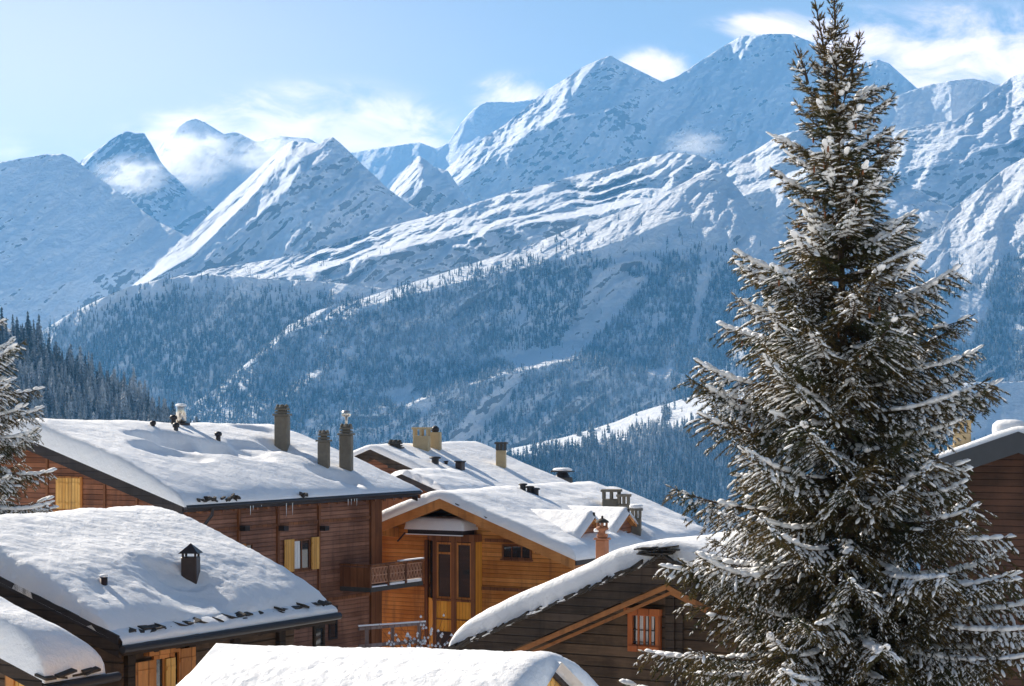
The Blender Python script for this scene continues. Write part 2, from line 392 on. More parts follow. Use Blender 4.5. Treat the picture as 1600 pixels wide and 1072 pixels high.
# ------------------------------------------------------------------ air
HAZE_DENSITY = 4.3e-5
def box_mesh(name, lo, hi, m):
    (x0, y0, z0), (x1, y1, z1) = lo, hi
    v = np.array([(x0, y0, z0), (x1, y0, z0), (x1, y1, z0), (x0, y1, z0), (x0, y0, z1), (x1, y0, z1), (x1, y1, z1), (x0, y1, z1)])
    f = np.array([(3, 2, 1, 0), (4, 5, 6, 7), (0, 1, 5, 4), (1, 2, 6, 5), (2, 3, 7, 6), (3, 0, 4, 7)])
    return np_mesh(name, v, f, m)
hm = bpy.data.materials.new('haze'); hm.use_nodes = True
nt = hm.node_tree
nt.nodes.remove(nt.nodes['Principled BSDF'])
pv = nn(nt, 'ShaderNodeVolumePrincipled')
pv.inputs['Color'].default_value = (0.14, 0.50, 1.0, 1)
pv.inputs['Density'].default_value = HAZE_DENSITY
pv.inputs['Anisotropy'].default_value = 0.1
nt.links.new(pv.outputs[0], nt.nodes['Material Output'].inputs['Volume'])
o = link('haze', box_mesh('haze', (-31000, -1000, -560), (31000, 31000, 2400), hm))
tag(o, kind='stuff')

# snow blown off the far summits: soft bodies of drifting powder
def spindrift(px, py, D, rx, ry, rz, dens, sc_):
    m = bpy.data.materials.new('spindrift'); m.use_nodes = True; nt = m.node_tree
    nt.nodes.remove(nt.nodes['Principled BSDF'])
    v = nn(nt, 'ShaderNodeVolumePrincipled'); v.inputs['Color'].default_value = (1.0, 1.0, 1.0, 1); v.inputs['Anisotropy'].default_value = 0.5
    t = nn(nt, 'ShaderNodeTexCoord')
    ln = nn(nt, 'ShaderNodeVectorMath', operation='LENGTH'); nt.links.new(t.outputs['Object'], ln.inputs[0])
    fall = ramp(nt, ln.outputs['Value'], 1.0, 0.15)
    n_ = noise(nt, mapping(nt, t.outputs['Object'], (1, 1, 1.5), (0, 0.5, 0)), sc_, 4, 0.6, 0.6)
    d = math_n(nt, 'MULTIPLY', math_n(nt, 'MULTIPLY', ramp(nt, n_, 0.36, 0.72), fall), dens)
    nt.links.new(d, v.inputs['Density']); nt.links.new(v.outputs[0], nt.nodes['Material Output'].inputs['Volume'])
    bm = bmesh.new(); bmesh.ops.create_icosphere(bm, subdivisions=3, radius=1.0); me = bpy.data.meshes.new('spindrift'); bm.to_mesh(me); bm.free()
    me.materials.append(m)
    o = link('spindrift', me); o.location = P(px, py, D); k = D / F; o.scale = (rx * k, ry, rz * k); tag(o, kind='stuff')
spindrift(285, 245, 10150, 100, 260, 62, 0.016, 2.2)
spindrift(205, 275, 9250, 75, 160, 40, 0.014, 2.4)
spindrift(420, 240, 10300, 90, 220, 50, 0.010, 2.0)
spindrift(1085, 225, 7300, 60, 150, 26, 0.008, 2.2)
# ------------------------------------------------------------------ far woods
def mat_far_tree(name, dark, frost, lo, hi):
    m, nt, b = mat(name)
    geo = nn(nt, 'ShaderNodeNewGeometry')
    sep = nn(nt, 'ShaderNodeSeparateXYZ'); nt.links.new(geo.outputs['Normal'], sep.inputs[0])
    n1 = noise(nt, geo.outputs['Position'], 0.55, 4, 0.6)
    v = math_n(nt, 'ADD', math_n(nt, 'MULTIPLY', sep.outputs['Z'], 0.55), math_n(nt, 'MULTIPLY', n1, 0.9))
    v = math_n(nt, 'ADD', v, math_n(nt, 'MULTIPLY', attr(nt, 'tint'), 0.5))
    f = ramp(nt, v, lo, hi)
    nt.links.new(mixc(nt, f, dark, frost), b.inputs['Base Color'])
    b.inputs['Roughness'].default_value = 0.9; b.inputs['Specular IOR Level'].default_value = 0.1
    return m
M_FAR = mat_far_tree('frosted_conifers', (0.040, 0.055, 0.058), (0.42, 0.44, 0.46), 0.55, 1.45)
M_HILL = mat_far_tree('frosted_hill_conifers', (0.035, 0.045, 0.045), (0.50, 0.52, 0.54), 0.50, 1.30)

def tree_proto(tiers, sides, rng, width=0.19, star=0.35):
    V, Fc, n = [], [], 0
    for t in range(tiers):
        a = t / tiers
        zt = 1.0 - 0.92 * (a ** 1.05) if t else 1.0
        zb = 1.0 - 0.92 * ((t + 1.25) / tiers) ** 1.0
        zb = max(zb, 0.03)
        r = width * (0.16 + 0.84 * (t + 1) / tiers) * rng.uniform(0.85, 1.15)
        V.append((rng.normal() * 0.005, rng.normal() * 0.005, zt))
        ph = rng.uniform(0, 6.28)
        for s in range(sides):
            th = ph + 2 * math.pi * s / sides
            rr = r * (1 - star * (s % 2)) * rng.uniform(0.8, 1.15)
            V.append((rr * math.cos(th), rr * math.sin(th), zb + rng.uniform(-0.03, 0.03) + 0.03 * (s % 2)))
        for s in range(sides):
            Fc.append((n, n + 1 + s, n + 1 + (s + 1) % sides))
        n += sides + 1
    return np.array(V), np.array(Fc)

def in_poly(x, y, poly):
    c = np.zeros(x.shape, bool); n = len(poly)
    for i in range(n):
        (x1, y1), (x2, y2) = poly[i], poly[(i + 1) % n]
        if y1 == y2: continue
        c ^= ((y1 > y) != (y2 > y)) & (x < (x2 - x1) * (y - y1) / (y2 - y1) + x1)
    return c

def scatter(layer, n, density, rng):
    """n trees on a terrain sheet; density(px,py) in 0..1"""
    L = LAYERS[layer]; V, PX, PY = L['V'], L['PX'], L['PY']
    a = V[1:, :-1] - V[:-1, :-1]; b = V[:-1, 1:] - V[:-1, :-1]
    w = np.linalg.norm(np.cross(a, b), axis=-1) * density(PX[:-1, :-1], PY[:-1, :-1])
    w = w.ravel(); w /= w.sum()
    idx = rng.choice(len(w), n, p=w)
    i, j = np.unravel_index(idx, a.shape[:2])
    u, v = rng.random(n)[:, None], rng.random(n)[:, None]
    return V[i, j] * (1 - u) * (1 - v) + V[i + 1, j] * u * (1 - v) + V[i, j + 1] * (1 - u) * v + V[i + 1, j + 1] * u * v

def merge_trees(name, pts, hmin, hmax, protos, rng, m):
    n = len(pts); VV, FF, TT, off = [], [], [], 0
    which = rng.integers(0, len(protos), n)
    for k, (pv_, pf) in enumerate(protos):
        q = pts[which == k]; mN = len(q)
        if not mN: continue
        h = rng.uniform(hmin, hmax, mN) * rng.choice([0.5, 0.75, 0.9, 1.0, 1.25], mN)
        th = rng.uniform(0, 6.28, mN); c, s = np.cos(th), np.sin(th); wd = rng.uniform(0.8, 1.25, mN)
        x = (pv_[None, :, 0] * c[:, None] - pv_[None, :, 1] * s[:, None]) * (h * wd)[:, None] + q[:, 0:1]
        y = (pv_[None, :, 0] * s[:, None] + pv_[None, :, 1] * c[:, None]) * (h * wd)[:, None] + q[:, 1:2]
        z = pv_[None, :, 2] * h[:, None] + q[:, 2:3] - 0.6
        VV.append(np.stack([x, y, z], -1).reshape(-1, 3))
        FF.append((pf[None] + (off + np.arange(mN) * len(pv_))[:, None, None]).reshape(-1, 3)); off += mN * len(pv_)
        TT.append(np.repeat(np.clip(rng.normal(0.5, 0.26, mN) + 1.0 * fbm(q[:, 0] / 190, q[:, 1] / 190, q[:, 2] / 120, 3), -.2, 1.3), len(pv_)))
    o = link(name, np_mesh(name, np.concatenate(VV), np.concatenate(FF), m, False, {'tint': np.concatenate(TT)}))
    tag(o, kind='stuff')
    return o

rf = np.random.default_rng(5)
PROTO_FAR = [tree_proto(4, 6, rf, w) for w in (0.15, 0.18, 0.21, 0.24)]
sm = lambda v, a, b: np.clip((v - a) / (b - a), 0, 1)
TL_MAIN = [(240, 300), (450, 505), (500, 490), (560, 478), (620, 458), (700, 436), (760, 418), (830, 400), (900, 398), (960, 410), (1000, 415), (1050, 392), (1085, 385), (1130, 400), (1200, 420), (1400, 455), (1440, 440), (1480, 448), (1530, 440), (1600, 395), (1900, 350)]
CLEAR = [[(925, 425), (965, 425), (1010, 440), (960, 500), (905, 548), (872, 540), (905, 490)],
         [(772, 558), (830, 546), (880, 540), (930, 505), (955, 500), (905, 560), (842, 580), (798, 578)],
         [(800, 588), (826, 588), (785, 640), (735, 695), (690, 720), (700, 690), (752, 635)],
         [(592, 618), (640, 603), (668, 628), (692, 642), (650, 648), (612, 630)],
         [(1008, 578), (1056, 574), (1052, 590), (1020, 593)], [(516, 584), (540, 584), (540, 592), (518, 592)], [(535, 548), (555, 548), (553, 562), (538, 562)],
         [(1098, 390), (1120, 395), (1100, 470), (1088, 545), (1075, 540), (1085, 470)],
         [(1440, 480), (1530, 455), (1552, 480), (1500, 548), (1485, 535), (1470, 500)],
         [(960, 340), (1010, 330), (990, 420), (960, 430)]]
def d_main(px, py):
    tl = np.interp(px, [p[0] for p in TL_MAIN], [p[1] for p in TL_MAIN])
    n = fbm(px / 38.0, py / 30.0, 0.3, 4); n2 = fbm(px / 14.0 + 40, py / 12.0, 3.3, 3)
    wx, wy = px + 9 * n2, py + 7 * n
    d = sm(wy - tl + 22 * n, -6, 26)
    d = np.maximum(d, 0.12 * sm(py - tl + 45, 0, 40) * (n2 > 0.02))
    for c in CLEAR: d = np.where(in_poly(wx, wy, c), 0.012, d)
    n3 = fbm(px / 70.0 + 9, py / 34.0, 6.1, 4)
    return d * np.where(n2 < -0.30, 0.2, 1.0) * np.where(n3 > 0.26, 0.30, 1.0)
merge_trees('forest', scatter(11, 56000, d_main, rf), 10, 18, PROTO_FAR, rf, M_FAR)
def d_knoll(px, py):
    tl = np.interp(px, [-60, 70, 200, 300, 440, 600], [560, 500, 462, 448, 452, 470])
    n = fbm(px / 30.0, py / 24.0, 7.3, 4)
    return np.maximum(sm(py - tl + 26 * n, -5, 45), 0.15 * (n > 0.1))
merge_trees('forest', scatter(10, 20000, d_knoll, rf), 11, 18, PROTO_FAR, rf, M_FAR)
def d_mid(px, py):
    n = fbm(px / 26.0, py / 16.0, 2.9, 4)
    return sm(py, 385, 520) * (n > 0.12) * sm(px, 300, 520)
merge_trees('forest', scatter(9, 2500, d_mid, rf), 6, 12, PROTO_FAR, rf, M_FAR)
SH = [(640, 805), (740, 738), (800, 712), (880, 702), (960, 692), (1000, 683), (1060, 668), (1110, 650), (1200, 650), (1400, 690), (1600, 690), (1900, 680)]
def d_shelf(px, py):
    e = np.interp(px, [p[0] for p in SH], [p[1] for p in SH])
    n = fbm(px / 22.0, py / 16.0, 5.5, 4)
    d = sm(py - e + 12 * n, -4, 10)
    d = np.maximum(d, 0.25 * ((n > 0.22) & (py < e - 14) & (px < 1300)))
    return np.where(px > 1300, d * sm(py, 690, 700), d)
merge_trees('forest', scatter(12, 21000, d_shelf, rf), 12, 19, PROTO_FAR, rf, M_FAR)
# the hill close by: trees one can tell apart
PROTO_HILL = [tree_proto(9, 14, rf, w, 0.5) for w in (0.15, 0.18, 0.20, 0.22)]
meshes = [np_mesh('conifer', pv_, pf, M_HILL, False, {'tint': np.full(len(pv_), 0.3 + 0.2 * k)}) for k, (pv_, pf) in enumerate(PROTO_HILL)]
pts = scatter(13, 3200, lambda px, py: (py < 780) * (px > -260) * 1.0, rf)
ppx = 800 + F * pts[:, 0] / pts[:, 1]; ppy = HOR - F * pts[:, 2] / pts[:, 1]
vis = (ppx > -8) & (ppx < 300) & (ppy < 690)
near = np.flatnonzero(vis); near = near[np.argsort(pts[near, 1])]
near = near[::max(1, len(near) // 270)][:280]
for k, i in enumerate(near):
    o = link('conifer', meshes[k % 4])
    h = rf.uniform(13, 21)
    o.location = pts[i] - np.array([0, 0, 0.8]); o.scale = (h, h, h); o.rotation_euler = (0, 0, rf.uniform(0, 6.28))
    tag(o, 'small frost dusted conifer among many on the dark wooded hill behind the brown chalet', 'conifer', 'conifers on the dark wooded hill')
rest = np.setdiff1d(np.arange(len(pts)), near)
merge_trees('forest', pts[rest], 13, 20, PROTO_HILL, rf, M_HILL)
# ------------------------------------------------------------------ building kit
class MB:
    """collects boxes, prisms and tubes; build() links them as ONE mesh object"""
    def __init__(s): s.V, s.F, s.S, s.n = [], [], [], 0
    def add(s, v, f, smooth=False):
        v = np.asarray(v, float); s.V.append(v)
        for q in f: s.F.append([i + s.n for i in q]); s.S.append(smooth)
        s.n += len(v); return s
    def box(s, lo, hi):
        (x0, y0, z0), (x1, y1, z1) = np.minimum(lo, hi), np.maximum(lo, hi)
        return s.add([(x0,y0,z0),(x1,y0,z0),(x1,y1,z0),(x0,y1,z0),(x0,y0,z1),(x1,y0,z1),(x1,y1,z1),(x0,y1,z1)],
                     [(3,2,1,0),(4,5,6,7),(0,1,5,4),(1,2,6,5),(2,3,7,6),(3,0,4,7)])
    def cbox(s, lo, hi, c=0.02):
        """box with chamfered vertical and top edges"""
        (x0, y0, z0), (x1, y1, z1) = np.minimum(lo, hi), np.maximum(lo, hi)
        c = min(c, (x1-x0)*.4, (y1-y0)*.4, (z1-z0)*.4)
        ring = lambda k, z: [(x0+c+k,y0+k,z),(x1-c-k,y0+k,z),(x1-k,y0+c+k,z),(x1-k,y1-c-k,z),(x1-c-k,y1-k,z),(x0+c+k,y1-k,z),(x0+k,y1-c-k,z),(x0+k,y0+c+k,z)]
        v = ring(0, z0) + ring(0, z1 - c) + ring(c * .7, z1)
        f = [tuple(range(7, -1, -1)), tuple(range(16, 24))]
        for k in (0, 8):
            f += [(k + i, k + (i + 1) % 8, k + 8 + (i + 1) % 8, k + 8 + i) for i in range(8)]
        return s.add(v, f)
    def prism(s, poly, axis, a, b):
        """polygon in the two other axes (x,z for axis y; y,z for axis x; x,y for axis z) swept from a to b"""
        def m(p, t):
            return {'y': (p[0], t, p[1]), 'x': (t, p[0], p[1]), 'z': (p[0], p[1], t)}[axis]
        n = len(poly); v = [m(p, a) for p in poly] + [m(p, b) for p in poly]
        f = [tuple(range(n)), tuple(range(2 * n - 1, n - 1, -1))] + [(i, i + n, (i + 1) % n + n, (i + 1) % n) for i in range(n)]
        return s.add(v, f)
    def obox(s, c, ax, ay, az):
        c, ax, ay, az = (np.asarray(t, float) for t in (c, ax, ay, az))
        v = [c + i * ax + j * ay + k * az for k in (-1, 1) for j in (-1, 1) for i in (-1, 1)]
        return s.add(v, [(0,2,3,1),(4,5,7,6),(0,1,5,4),(1,3,7,5),(3,2,6,7),(2,0,4,6)])
    def bar(s, p, q, w, h, up=(0, 0, 1)):
        p, q = np.asarray(p, float), np.asarray(q, float); d = (q - p) / 2; u = np.asarray(up, float)
        side = np.cross(d, u); side /= np.linalg.norm(side); u2 = np.cross(side, d); u2 /= np.linalg.norm(u2)
        return s.obox((p + q) / 2, d, side * w / 2, u2 * h / 2)
    def tube(s, pts, rad, n=10, cap=True, smooth=True):
        pts = [np.asarray(p, float) for p in pts]; rad = rad if hasattr(rad, '__len__') else [rad] * len(pts)
        v = []; prev = None
        for i, p in enumerate(pts):
            d = pts[min(i + 1, len(pts) - 1)] - pts[max(i - 1, 0)]; d = d / (np.linalg.norm(d) + 1e-9)
            a = np.cross(d, (0, 0, 1.0) if abs(d[2]) < 0.9 else (1.0, 0, 0)) if prev is None else prev - d * np.dot(prev, d)
            a = a / np.linalg.norm(a); prev = a; b = np.cross(d, a)
            for k in range(n):
                t = 2 * math.pi * k / n; v.append(p + rad[i] * (math.cos(t) * a + math.sin(t) * b))
        f = [(i*n+k, i*n+(k+1)%n, (i+1)*n+(k+1)%n, (i+1)*n+k) for i in range(len(pts)-1) for k in range(n)]
        s.add(v, f, smooth)
        if cap: s.add(v[:n], [tuple(range(n-1, -1, -1))]); s.add(v[-n:], [tuple(range(n))])
        return s
    def lathe(s, c, prof, n=14, smooth=True):
        c = np.asarray(c, float)
        v = [c + (r * math.cos(2*math.pi*k/n), r * math.sin(2*math.pi*k/n), z) for r, z in prof for k in range(n)]
        f = [(i*n+k, i*n+(k+1)%n, (i+1)*n+(k+1)%n, (i+1)*n+k) for i in range(len(prof)-1) for k in range(n)]
        return s.add(v, f, smooth)
    def build(s, name, m, parent=None):
        me = bpy.data.meshes.new(name)
        me.from_pydata([tuple(p) for v in s.V for p in v], [], s.F)
        me.polygons.foreach_set('use_smooth', s.S)
        me.materials.append(m)
        bm = bmesh.new(); bm.from_mesh(me); bmesh.ops.recalc_face_normals(bm, faces=bm.faces); bm.to_mesh(me); bm.free()
        me.update()
        return link(name, me, parent)

def m_snow():
    m, nt, b = mat('roof_snow')
    tcn = nn(nt, 'ShaderNodeNewGeometry'); p = tcn.outputs['Position']
    n1 = noise(nt, p, 11.0, 6, 0.72); n2 = noise(nt, p, 2.3, 4, 0.5)
    nt.links.new(mixc(nt, n2, (0.84, 0.85, 0.87), (0.90, 0.90, 0.91)), b.inputs['Base Color'])
    b.inputs['Roughness'].default_value = 0.7; b.inputs['Specular IOR Level'].default_value = 0.25
    b.inputs['Subsurface Weight'].default_value = 0.0
    h = math_n(nt, 'ADD', math_n(nt, 'MULTIPLY', n1, 0.5), math_n(nt, 'MULTIPLY', n2, 1.0))
    bump(nt, h, 0.8, 0.06, b)
    return m
def m_planks(name, c1, c2, ph=0.16, vertical=False, groove=0.9, rough=0.62):
    m, nt, b = mat(name)
    tcn = nn(nt, 'ShaderNodeTexCoord'); p = tcn.outputs['Object']
    sep = nn(nt, 'ShaderNodeSeparateXYZ'); nt.links.new(p, sep.inputs[0])
    if vertical:
        c = math_n(nt, 'ADD', sep.outputs['X'], sep.outputs['Y'])
        gv = mapping(nt, p, (9, 9, 0.7))
    else:
        c = sep.outputs['Z']; gv = mapping(nt, p, (0.7, 0.7, 9))
    c = math_n(nt, 'MULTIPLY', c, 1.0 / ph)
    fl = math_n(nt, 'FLOOR', c); fr = math_n(nt, 'SUBTRACT', c, fl)
    wn = nn(nt, 'ShaderNodeTexWhiteNoise'); wn.noise_dimensions = '1D'; nt.links.new(fl, wn.inputs['W'])
    g = noise(nt, gv, 2.2, 6, 0.65, 0.6)
    big = noise(nt, mapping(nt, p, (1, 1, 0.6)), 0.7, 5, 0.62)
    t = math_n(nt, 'ADD', math_n(nt, 'MULTIPLY', wn.outputs['Value'], 0.45), math_n(nt, 'MULTIPLY', g, 0.75))
    t = math_n(nt, 'ADD', t, math_n(nt, 'MULTIPLY', math_n(nt, 'SUBTRACT', big, 0.5), 1.5))
    f = ramp(nt, t, 0.15, 1.05)
    edge = math_n(nt, 'MULTIPLY', math_n(nt, 'ABSOLUTE', math_n(nt, 'SUBTRACT', fr, 0.5)), 2.0)
    e = ramp(nt, edge, 0.80, 0.97)
    col = mixc(nt, f, c1, c2)
    col = mixc(nt, math_n(nt, 'MULTIPLY', e, 0.55), col, tuple(x * 0.25 for x in c1))
    st = noise(nt, mapping(nt, p, (2.6, 2.6, 0.35)), 1.0, 5, 0.65)          # rain streaks and greyed patches
    col = mixc(nt, math_n(nt, 'MULTIPLY', ramp(nt, st, 0.50, 0.74), 0.55), col, tuple(0.32 * x + 0.10 * (sum(c1) / 3) for x in c1))
    nt.links.new(col, b.inputs['Base Color'])
    b.inputs['Roughness'].default_value = rough; b.inputs['Specular IOR Level'].default_value = 0.25
    h = math_n(nt, 'ADD', math_n(nt, 'MULTIPLY', g, 0.25), math_n(nt, 'MULTIPLY', e, -groove))
    bump(nt, h, 0.8, 0.03, b)
    return m
def m_plain(name, col, rough=0.7, metal=0.0, var=0.35, scale=5.0, bumpd=0.0, spec=0.3):
    m, nt, b = mat(name)
    tcn = nn(nt, 'ShaderNodeNewGeometry')
    n1 = noise(nt, tcn.outputs['Position'], scale, 6, 0.65)
    nt.links.new(mixc(nt, n1, tuple(max(0, x * (1 - var)) for x in col), tuple(min(1, x * (1 + var)) for x in col)), b.inputs['Base Color'])
    b.inputs['Roughness'].default_value = rough; b.inputs['Metallic'].default_value = metal
    b.inputs['Specular IOR Level'].default_value = spec
    if bumpd: bump(nt, n1, 0.7, bumpd, b)
    return m
def m_glass(name, col=(0.02, 0.025, 0.03)):
    m, nt, b = mat(name)
    b.inputs['Base Color'].default_value = col + (1,)
    b.inputs['Roughness'].default_value = 0.04; b.inputs['Specular IOR Level'].default_value = 0.9
    return m
SNOW = m_snow()
W_BROWN = m_planks('brown_boards', (0.15, 0.064, 0.038), (0.35, 0.17, 0.108), 0.15)
W_GABLE = m_planks('red_brown_boards', (0.14, 0.052, 0.026), (0.32, 0.13, 0.065), 0.17)
W_DARK = m_planks('dark_logs', (0.035, 0.022, 0.014), (0.15, 0.095, 0.06), 0.26, groove=1.6, rough=0.8)
W_ORANGE = m_planks('orange_boards', (0.42, 0.145, 0.025), (0.72, 0.32, 0.085), 0.16)
W_ORANGE_V = m_planks('orange_panels', (0.62, 0.25, 0.025), (0.85, 0.42, 0.06), 0.14, True, groove=0.4)
W_YELLOW = m_planks('yellow_boards', (0.60, 0.30, 0.07), (0.85, 0.50, 0.15), 0.14, True)
W_POST = m_planks('brown_timber', (0.13, 0.046, 0.018), (0.29, 0.115, 0.046), 0.3, True, groove=0.2)
W_TRIM = m_planks('honey_timber', (0.42, 0.16, 0.04), (0.68, 0.30, 0.09), 0.3, True, groove=0.2)
W_FASCIA = m_planks('honey_fascia', (0.38, 0.14, 0.035), (0.64, 0.28, 0.085), 40.0)
W_OCHRE = m_planks('ochre_fascia', (0.20, 0.075, 0.024), (0.40, 0.17, 0.06), 40.0)
W_RIGHT = m_planks('weathered_brown_boards', (0.036, 0.018, 0.011), (0.105, 0.05, 0.032), 0.2)
W_VERGE = m_planks('dark_fascia', (0.022, 0.017, 0.017), (0.05, 0.04, 0.04), 0.25, groove=0.2)
W_OLD = m_planks('weathered_fascia', (0.025, 0.018, 0.014), (0.085, 0.06, 0.045), 0.2, groove=0.6, rough=0.85)
CONC = m_plain('concrete', (0.17, 0.15, 0.12), 0.9, 0, 0.4, 7, 0.02)
CREAM = m_plain('cream_render', (0.42, 0.33, 0.20), 0.9, 0, 0.3, 4, 0.01)
CONC_D = m_plain('dark_concrete', (0.07, 0.065, 0.06), 0.9, 0, 0.45, 7, 0.02)
TERRA = m_plain('terracotta', (0.25, 0.105, 0.055), 0.8, 0, 0.3, 9, 0.01)
METAL_D = m_plain('dark_metal', (0.035, 0.032, 0.035), 0.5, 0.3, 0.4, 8)
METAL_B = m_plain('brown_metal', (0.055, 0.038, 0.034), 0.45, 0.4, 0.4, 8)
METAL_S = m_plain('bright_steel', (0.62, 0.58, 0.52), 0.25, 0.9, 0.2, 6)
SLATE = m_plain('slate', (0.05, 0.042, 0.036), 0.8, 0, 0.6, 6, 0.02)
GREY_F = m_plain('grey_fascia', (0.060, 0.065, 0.072), 0.7, 0, 0.2, 3)
GLASS = m_glass('window_glass')
CURTAIN = m_plain('curtain', (0.72, 0.72, 0.72), 0.9, 0, 0.15, 9)
ICE = m_glass('ice', (0.55, 0.62, 0.68))

class House:
    """local frame: +y runs along the ridge away from the gable that faces the camera, +x to the right; origin on the ground below the gable apex"""
    def __init__(s, name, label, A, az, L, wl, wr, pitch, base, cat='chalet', group=None):
        s.A = np.asarray(A, float); s.az = R(az); s.L, s.wl, s.wr, s.tp = L, wl, wr, math.tan(R(pitch))
        s.base = base; s.zr = s.A[2] - base
        e = bpy.data.objects.new(name, None); C.objects.link(e); e.empty_display_size = 0.2
        e.location = (s.A[0], s.A[1], base); e.rotation_euler = (0, 0, -s.az)
        tag(e, label, cat, group); s.e = e
        c, n = math.cos(s.az), math.sin(s.az); s.u = np.array([n, c, 0]); s.v = np.array([c, -n, 0])
    def loc(s, w):
        d = np.asarray(w, float) - np.array([s.A[0], s.A[1], s.base])
        return np.array([d @ s.v, d @ s.u, d[2]])
    def ray(s, px, py):
        d = np.array([(px - 800) / F, 1.0, (HOR - py) / F])
        o = s.loc((0, 0, 0)); return o, np.array([d @ s.v, d @ s.u, d[2]])
    def hit(s, px, py, normal, point):
        o, d = s.ray(px, py); n = np.asarray(normal, float)
        t = ((np.asarray(point, float) - o) @ n) / (d @ n)
        return o + d * t
    def roof_hit(s, px, py, side=1, up=0.0):
        return s.hit(px, py, (side * s.tp, 0, 1), (0, 0, s.zr + up))
    def depth(s, p): return s.A[1] + p[0] * s.v[1] + p[1] * s.u[1]
    def rz(s, x): return s.zr - abs(x) * s.tp
    def front(s, y):       # wall plane facing the camera side: (a, z, out) -> local
        return lambda a, z, o: (a, y - o, z)
    def side(s, x):
        return lambda a, z, o: (x + o, a, z)
    def fpx(s, y, px, py): p = s.hit(px, py, (0, 1, 0), (0, y, 0)); return p[0], p[2]
    def spx(s, x, px, py): p = s.hit(px, py, (1, 0, 0), (x, 0, 0)); return p[1], p[2]
    def body(s, m, inl, inr, yf, yb, name='wall', x0=None):
        xl, xr = -s.wl + inl, s.wr - inr; t = 0.16
        b = MB().prism([(xl, 0), (xr, 0), (xr, s.rz(xr) - t), (0, s.zr - t), (xl, s.rz(xl) - t)], 'y', yf, s.L - yb)
        s.xl, s.xr, s.yf, s.yb = xl, xr, yf, s.L - yb
        return b.build(name, m, s.e)
    def roof(s, m, th=0.14):
        cz = [( -s.wl, s.rz(-s.wl)), (0, s.zr), (s.wr, s.rz(s.wr)), (s.wr, s.rz(s.wr) - th), (0, s.zr - th), (-s.wl, s.rz(-s.wl) - th)]
        b = MB().prism(cz, 'y', 0.02, s.L - 0.02)
        s.r = b.build('roof', m, s.e); return s.r
    def verge(s, m, h=0.3, t=0.06, name='barge_board', drop=0.0, left=True, right=True, back=True, y=0.0):
        for sg, on in ((-1, left), (1, right)):
            if not on: continue
            w = s.wl if sg < 0 else s.wr
            for yy, bk in ((y - t, False), (s.L, True)):
                if bk and not back: continue
                x1 = sg * w
                MB().prism([(0, s.zr - drop + 0.03), (x1, s.rz(x1) - drop + 0.03), (x1, s.rz(x1) - drop + 0.03 - h), (0, s.zr - drop + 0.03 - h)], 'y', yy, yy + t).build(name, m, s.r)
    def snow(s, T=0.45, rg=0.25, re=0.8, og=0.12, oe=0.08, holes=(), res=0.13, rough=0.05, Tfun=None, wl=None, wr=None, seed=0.0, y0=None, y1=None, rbig=0.35, lump=1.0, name='snow_cover', parent=None, edge=0.0, rb=None, hollows=(), grain=0.012):
        x0, x1 = -(wl if wl is not None else s.wl) - oe, (wr if wr is not None else s.wr) + oe
        ya, yb = (y0 if y0 is not None else 0) - og, (y1 if y1 is not None else s.L) + og
        def axis(a, b):
            e = 0.5 * (1 - np.cos(np.linspace(0, math.pi, 15)))[:8]     # crowded towards the rim
            n = max(4, int((b - a) / res)); mid = np.linspace(a + 0.5, b - 0.5, n)
            return np.unique(np.concatenate([a + 0.5 * e / e[-1], mid, b - 0.5 * e / e[-1]]))
        X, Y = np.meshgrid(axis(x0, x1), axis(ya, yb))
        base = s.zr - np.abs(X) * s.tp
        wob = edge * fbm(X * 1.3 + seed, Y * 1.3, seed, 3)
        def prof(d, r):
            k = np.clip(d / r, 0, 1); return (1 - (1 - k) ** 2.4) ** (1 / 2.4)
        de = np.minimum(X - x0, x1 - X); dg = Y - ya; db = yb - Y
        pr = np.minimum(prof(np.maximum(de + wob * (de < 1), 0), re), np.minimum(prof(np.maximum(dg + wob * (dg < 1), 0), rg), prof(db, rb or rg)))
        Th = T if Tfun is None else Tfun(X, Y)
        t = Th * pr
        t = t + pr * (grain * fbm(X * 8.5 + seed, Y * 8.5, seed + 1, 3) + 0.10 * lump * fbm(X * 0.45 + seed, Y * 0.45, seed + 2, 3) + rough * fbm(X * 3.1 + seed, Y * 3.1, seed, 4) * 0.6)
        for hx, hy, hr, hd in holes: t = t - hd * np.exp(-(((X - hx) / hr) ** 2 + ((Y - hy) / hr) ** 2) ** 1.5) * pr
        for hx, hy, ha, hb_, ang, hd in hollows:
            ca, sa = math.cos(ang), math.sin(ang); xx, yy = X - hx, Y - hy
            q = ((xx * ca + yy * sa) / ha) ** 2 + ((-xx * sa + yy * ca) / hb_) ** 2
            t = t - hd * (1 / (1 + np.exp((q - 1) * 5.0))) * pr
        t = np.maximum(t, 0.015 * pr + 0.004)
        rid = s.zr - np.sqrt(X * X + rbig * rbig) * s.tp + rbig * s.tp * 0.35       # soft ridge
        top = np.where(pr > 0.2, np.minimum(base, rid + 0.0) + t, base + t)
        top = np.maximum(top, base + 0.004)
        nr, nc = X.shape
        V = np.concatenate([np.stack([X, Y, top], -1).reshape(-1, 3), np.stack([X, Y, base + 0.003], -1).reshape(-1, 3)])
        f = grid_faces(nr, nc); N = nr * nc
        idx = np.arange(N).reshape(nr, nc)
        ring = np.concatenate([idx[0, :], idx[1:, -1], idx[-1, -2::-1], idx[-2:0, 0]])
        rn = np.roll(ring, -1)
        sk = np.stack([ring, ring + N, rn + N, rn], -1)
        me = np_mesh(name, V, [f, f[:, ::-1] + N, sk], SNOW, True)
        return link(name, me, parent or s.r)

def wbox(mb, W, a0, a1, z0, z1, o0, o1):
    p, q = W(a0, z0, o0), W(a1, z1, o1); return mb.box(p, q)

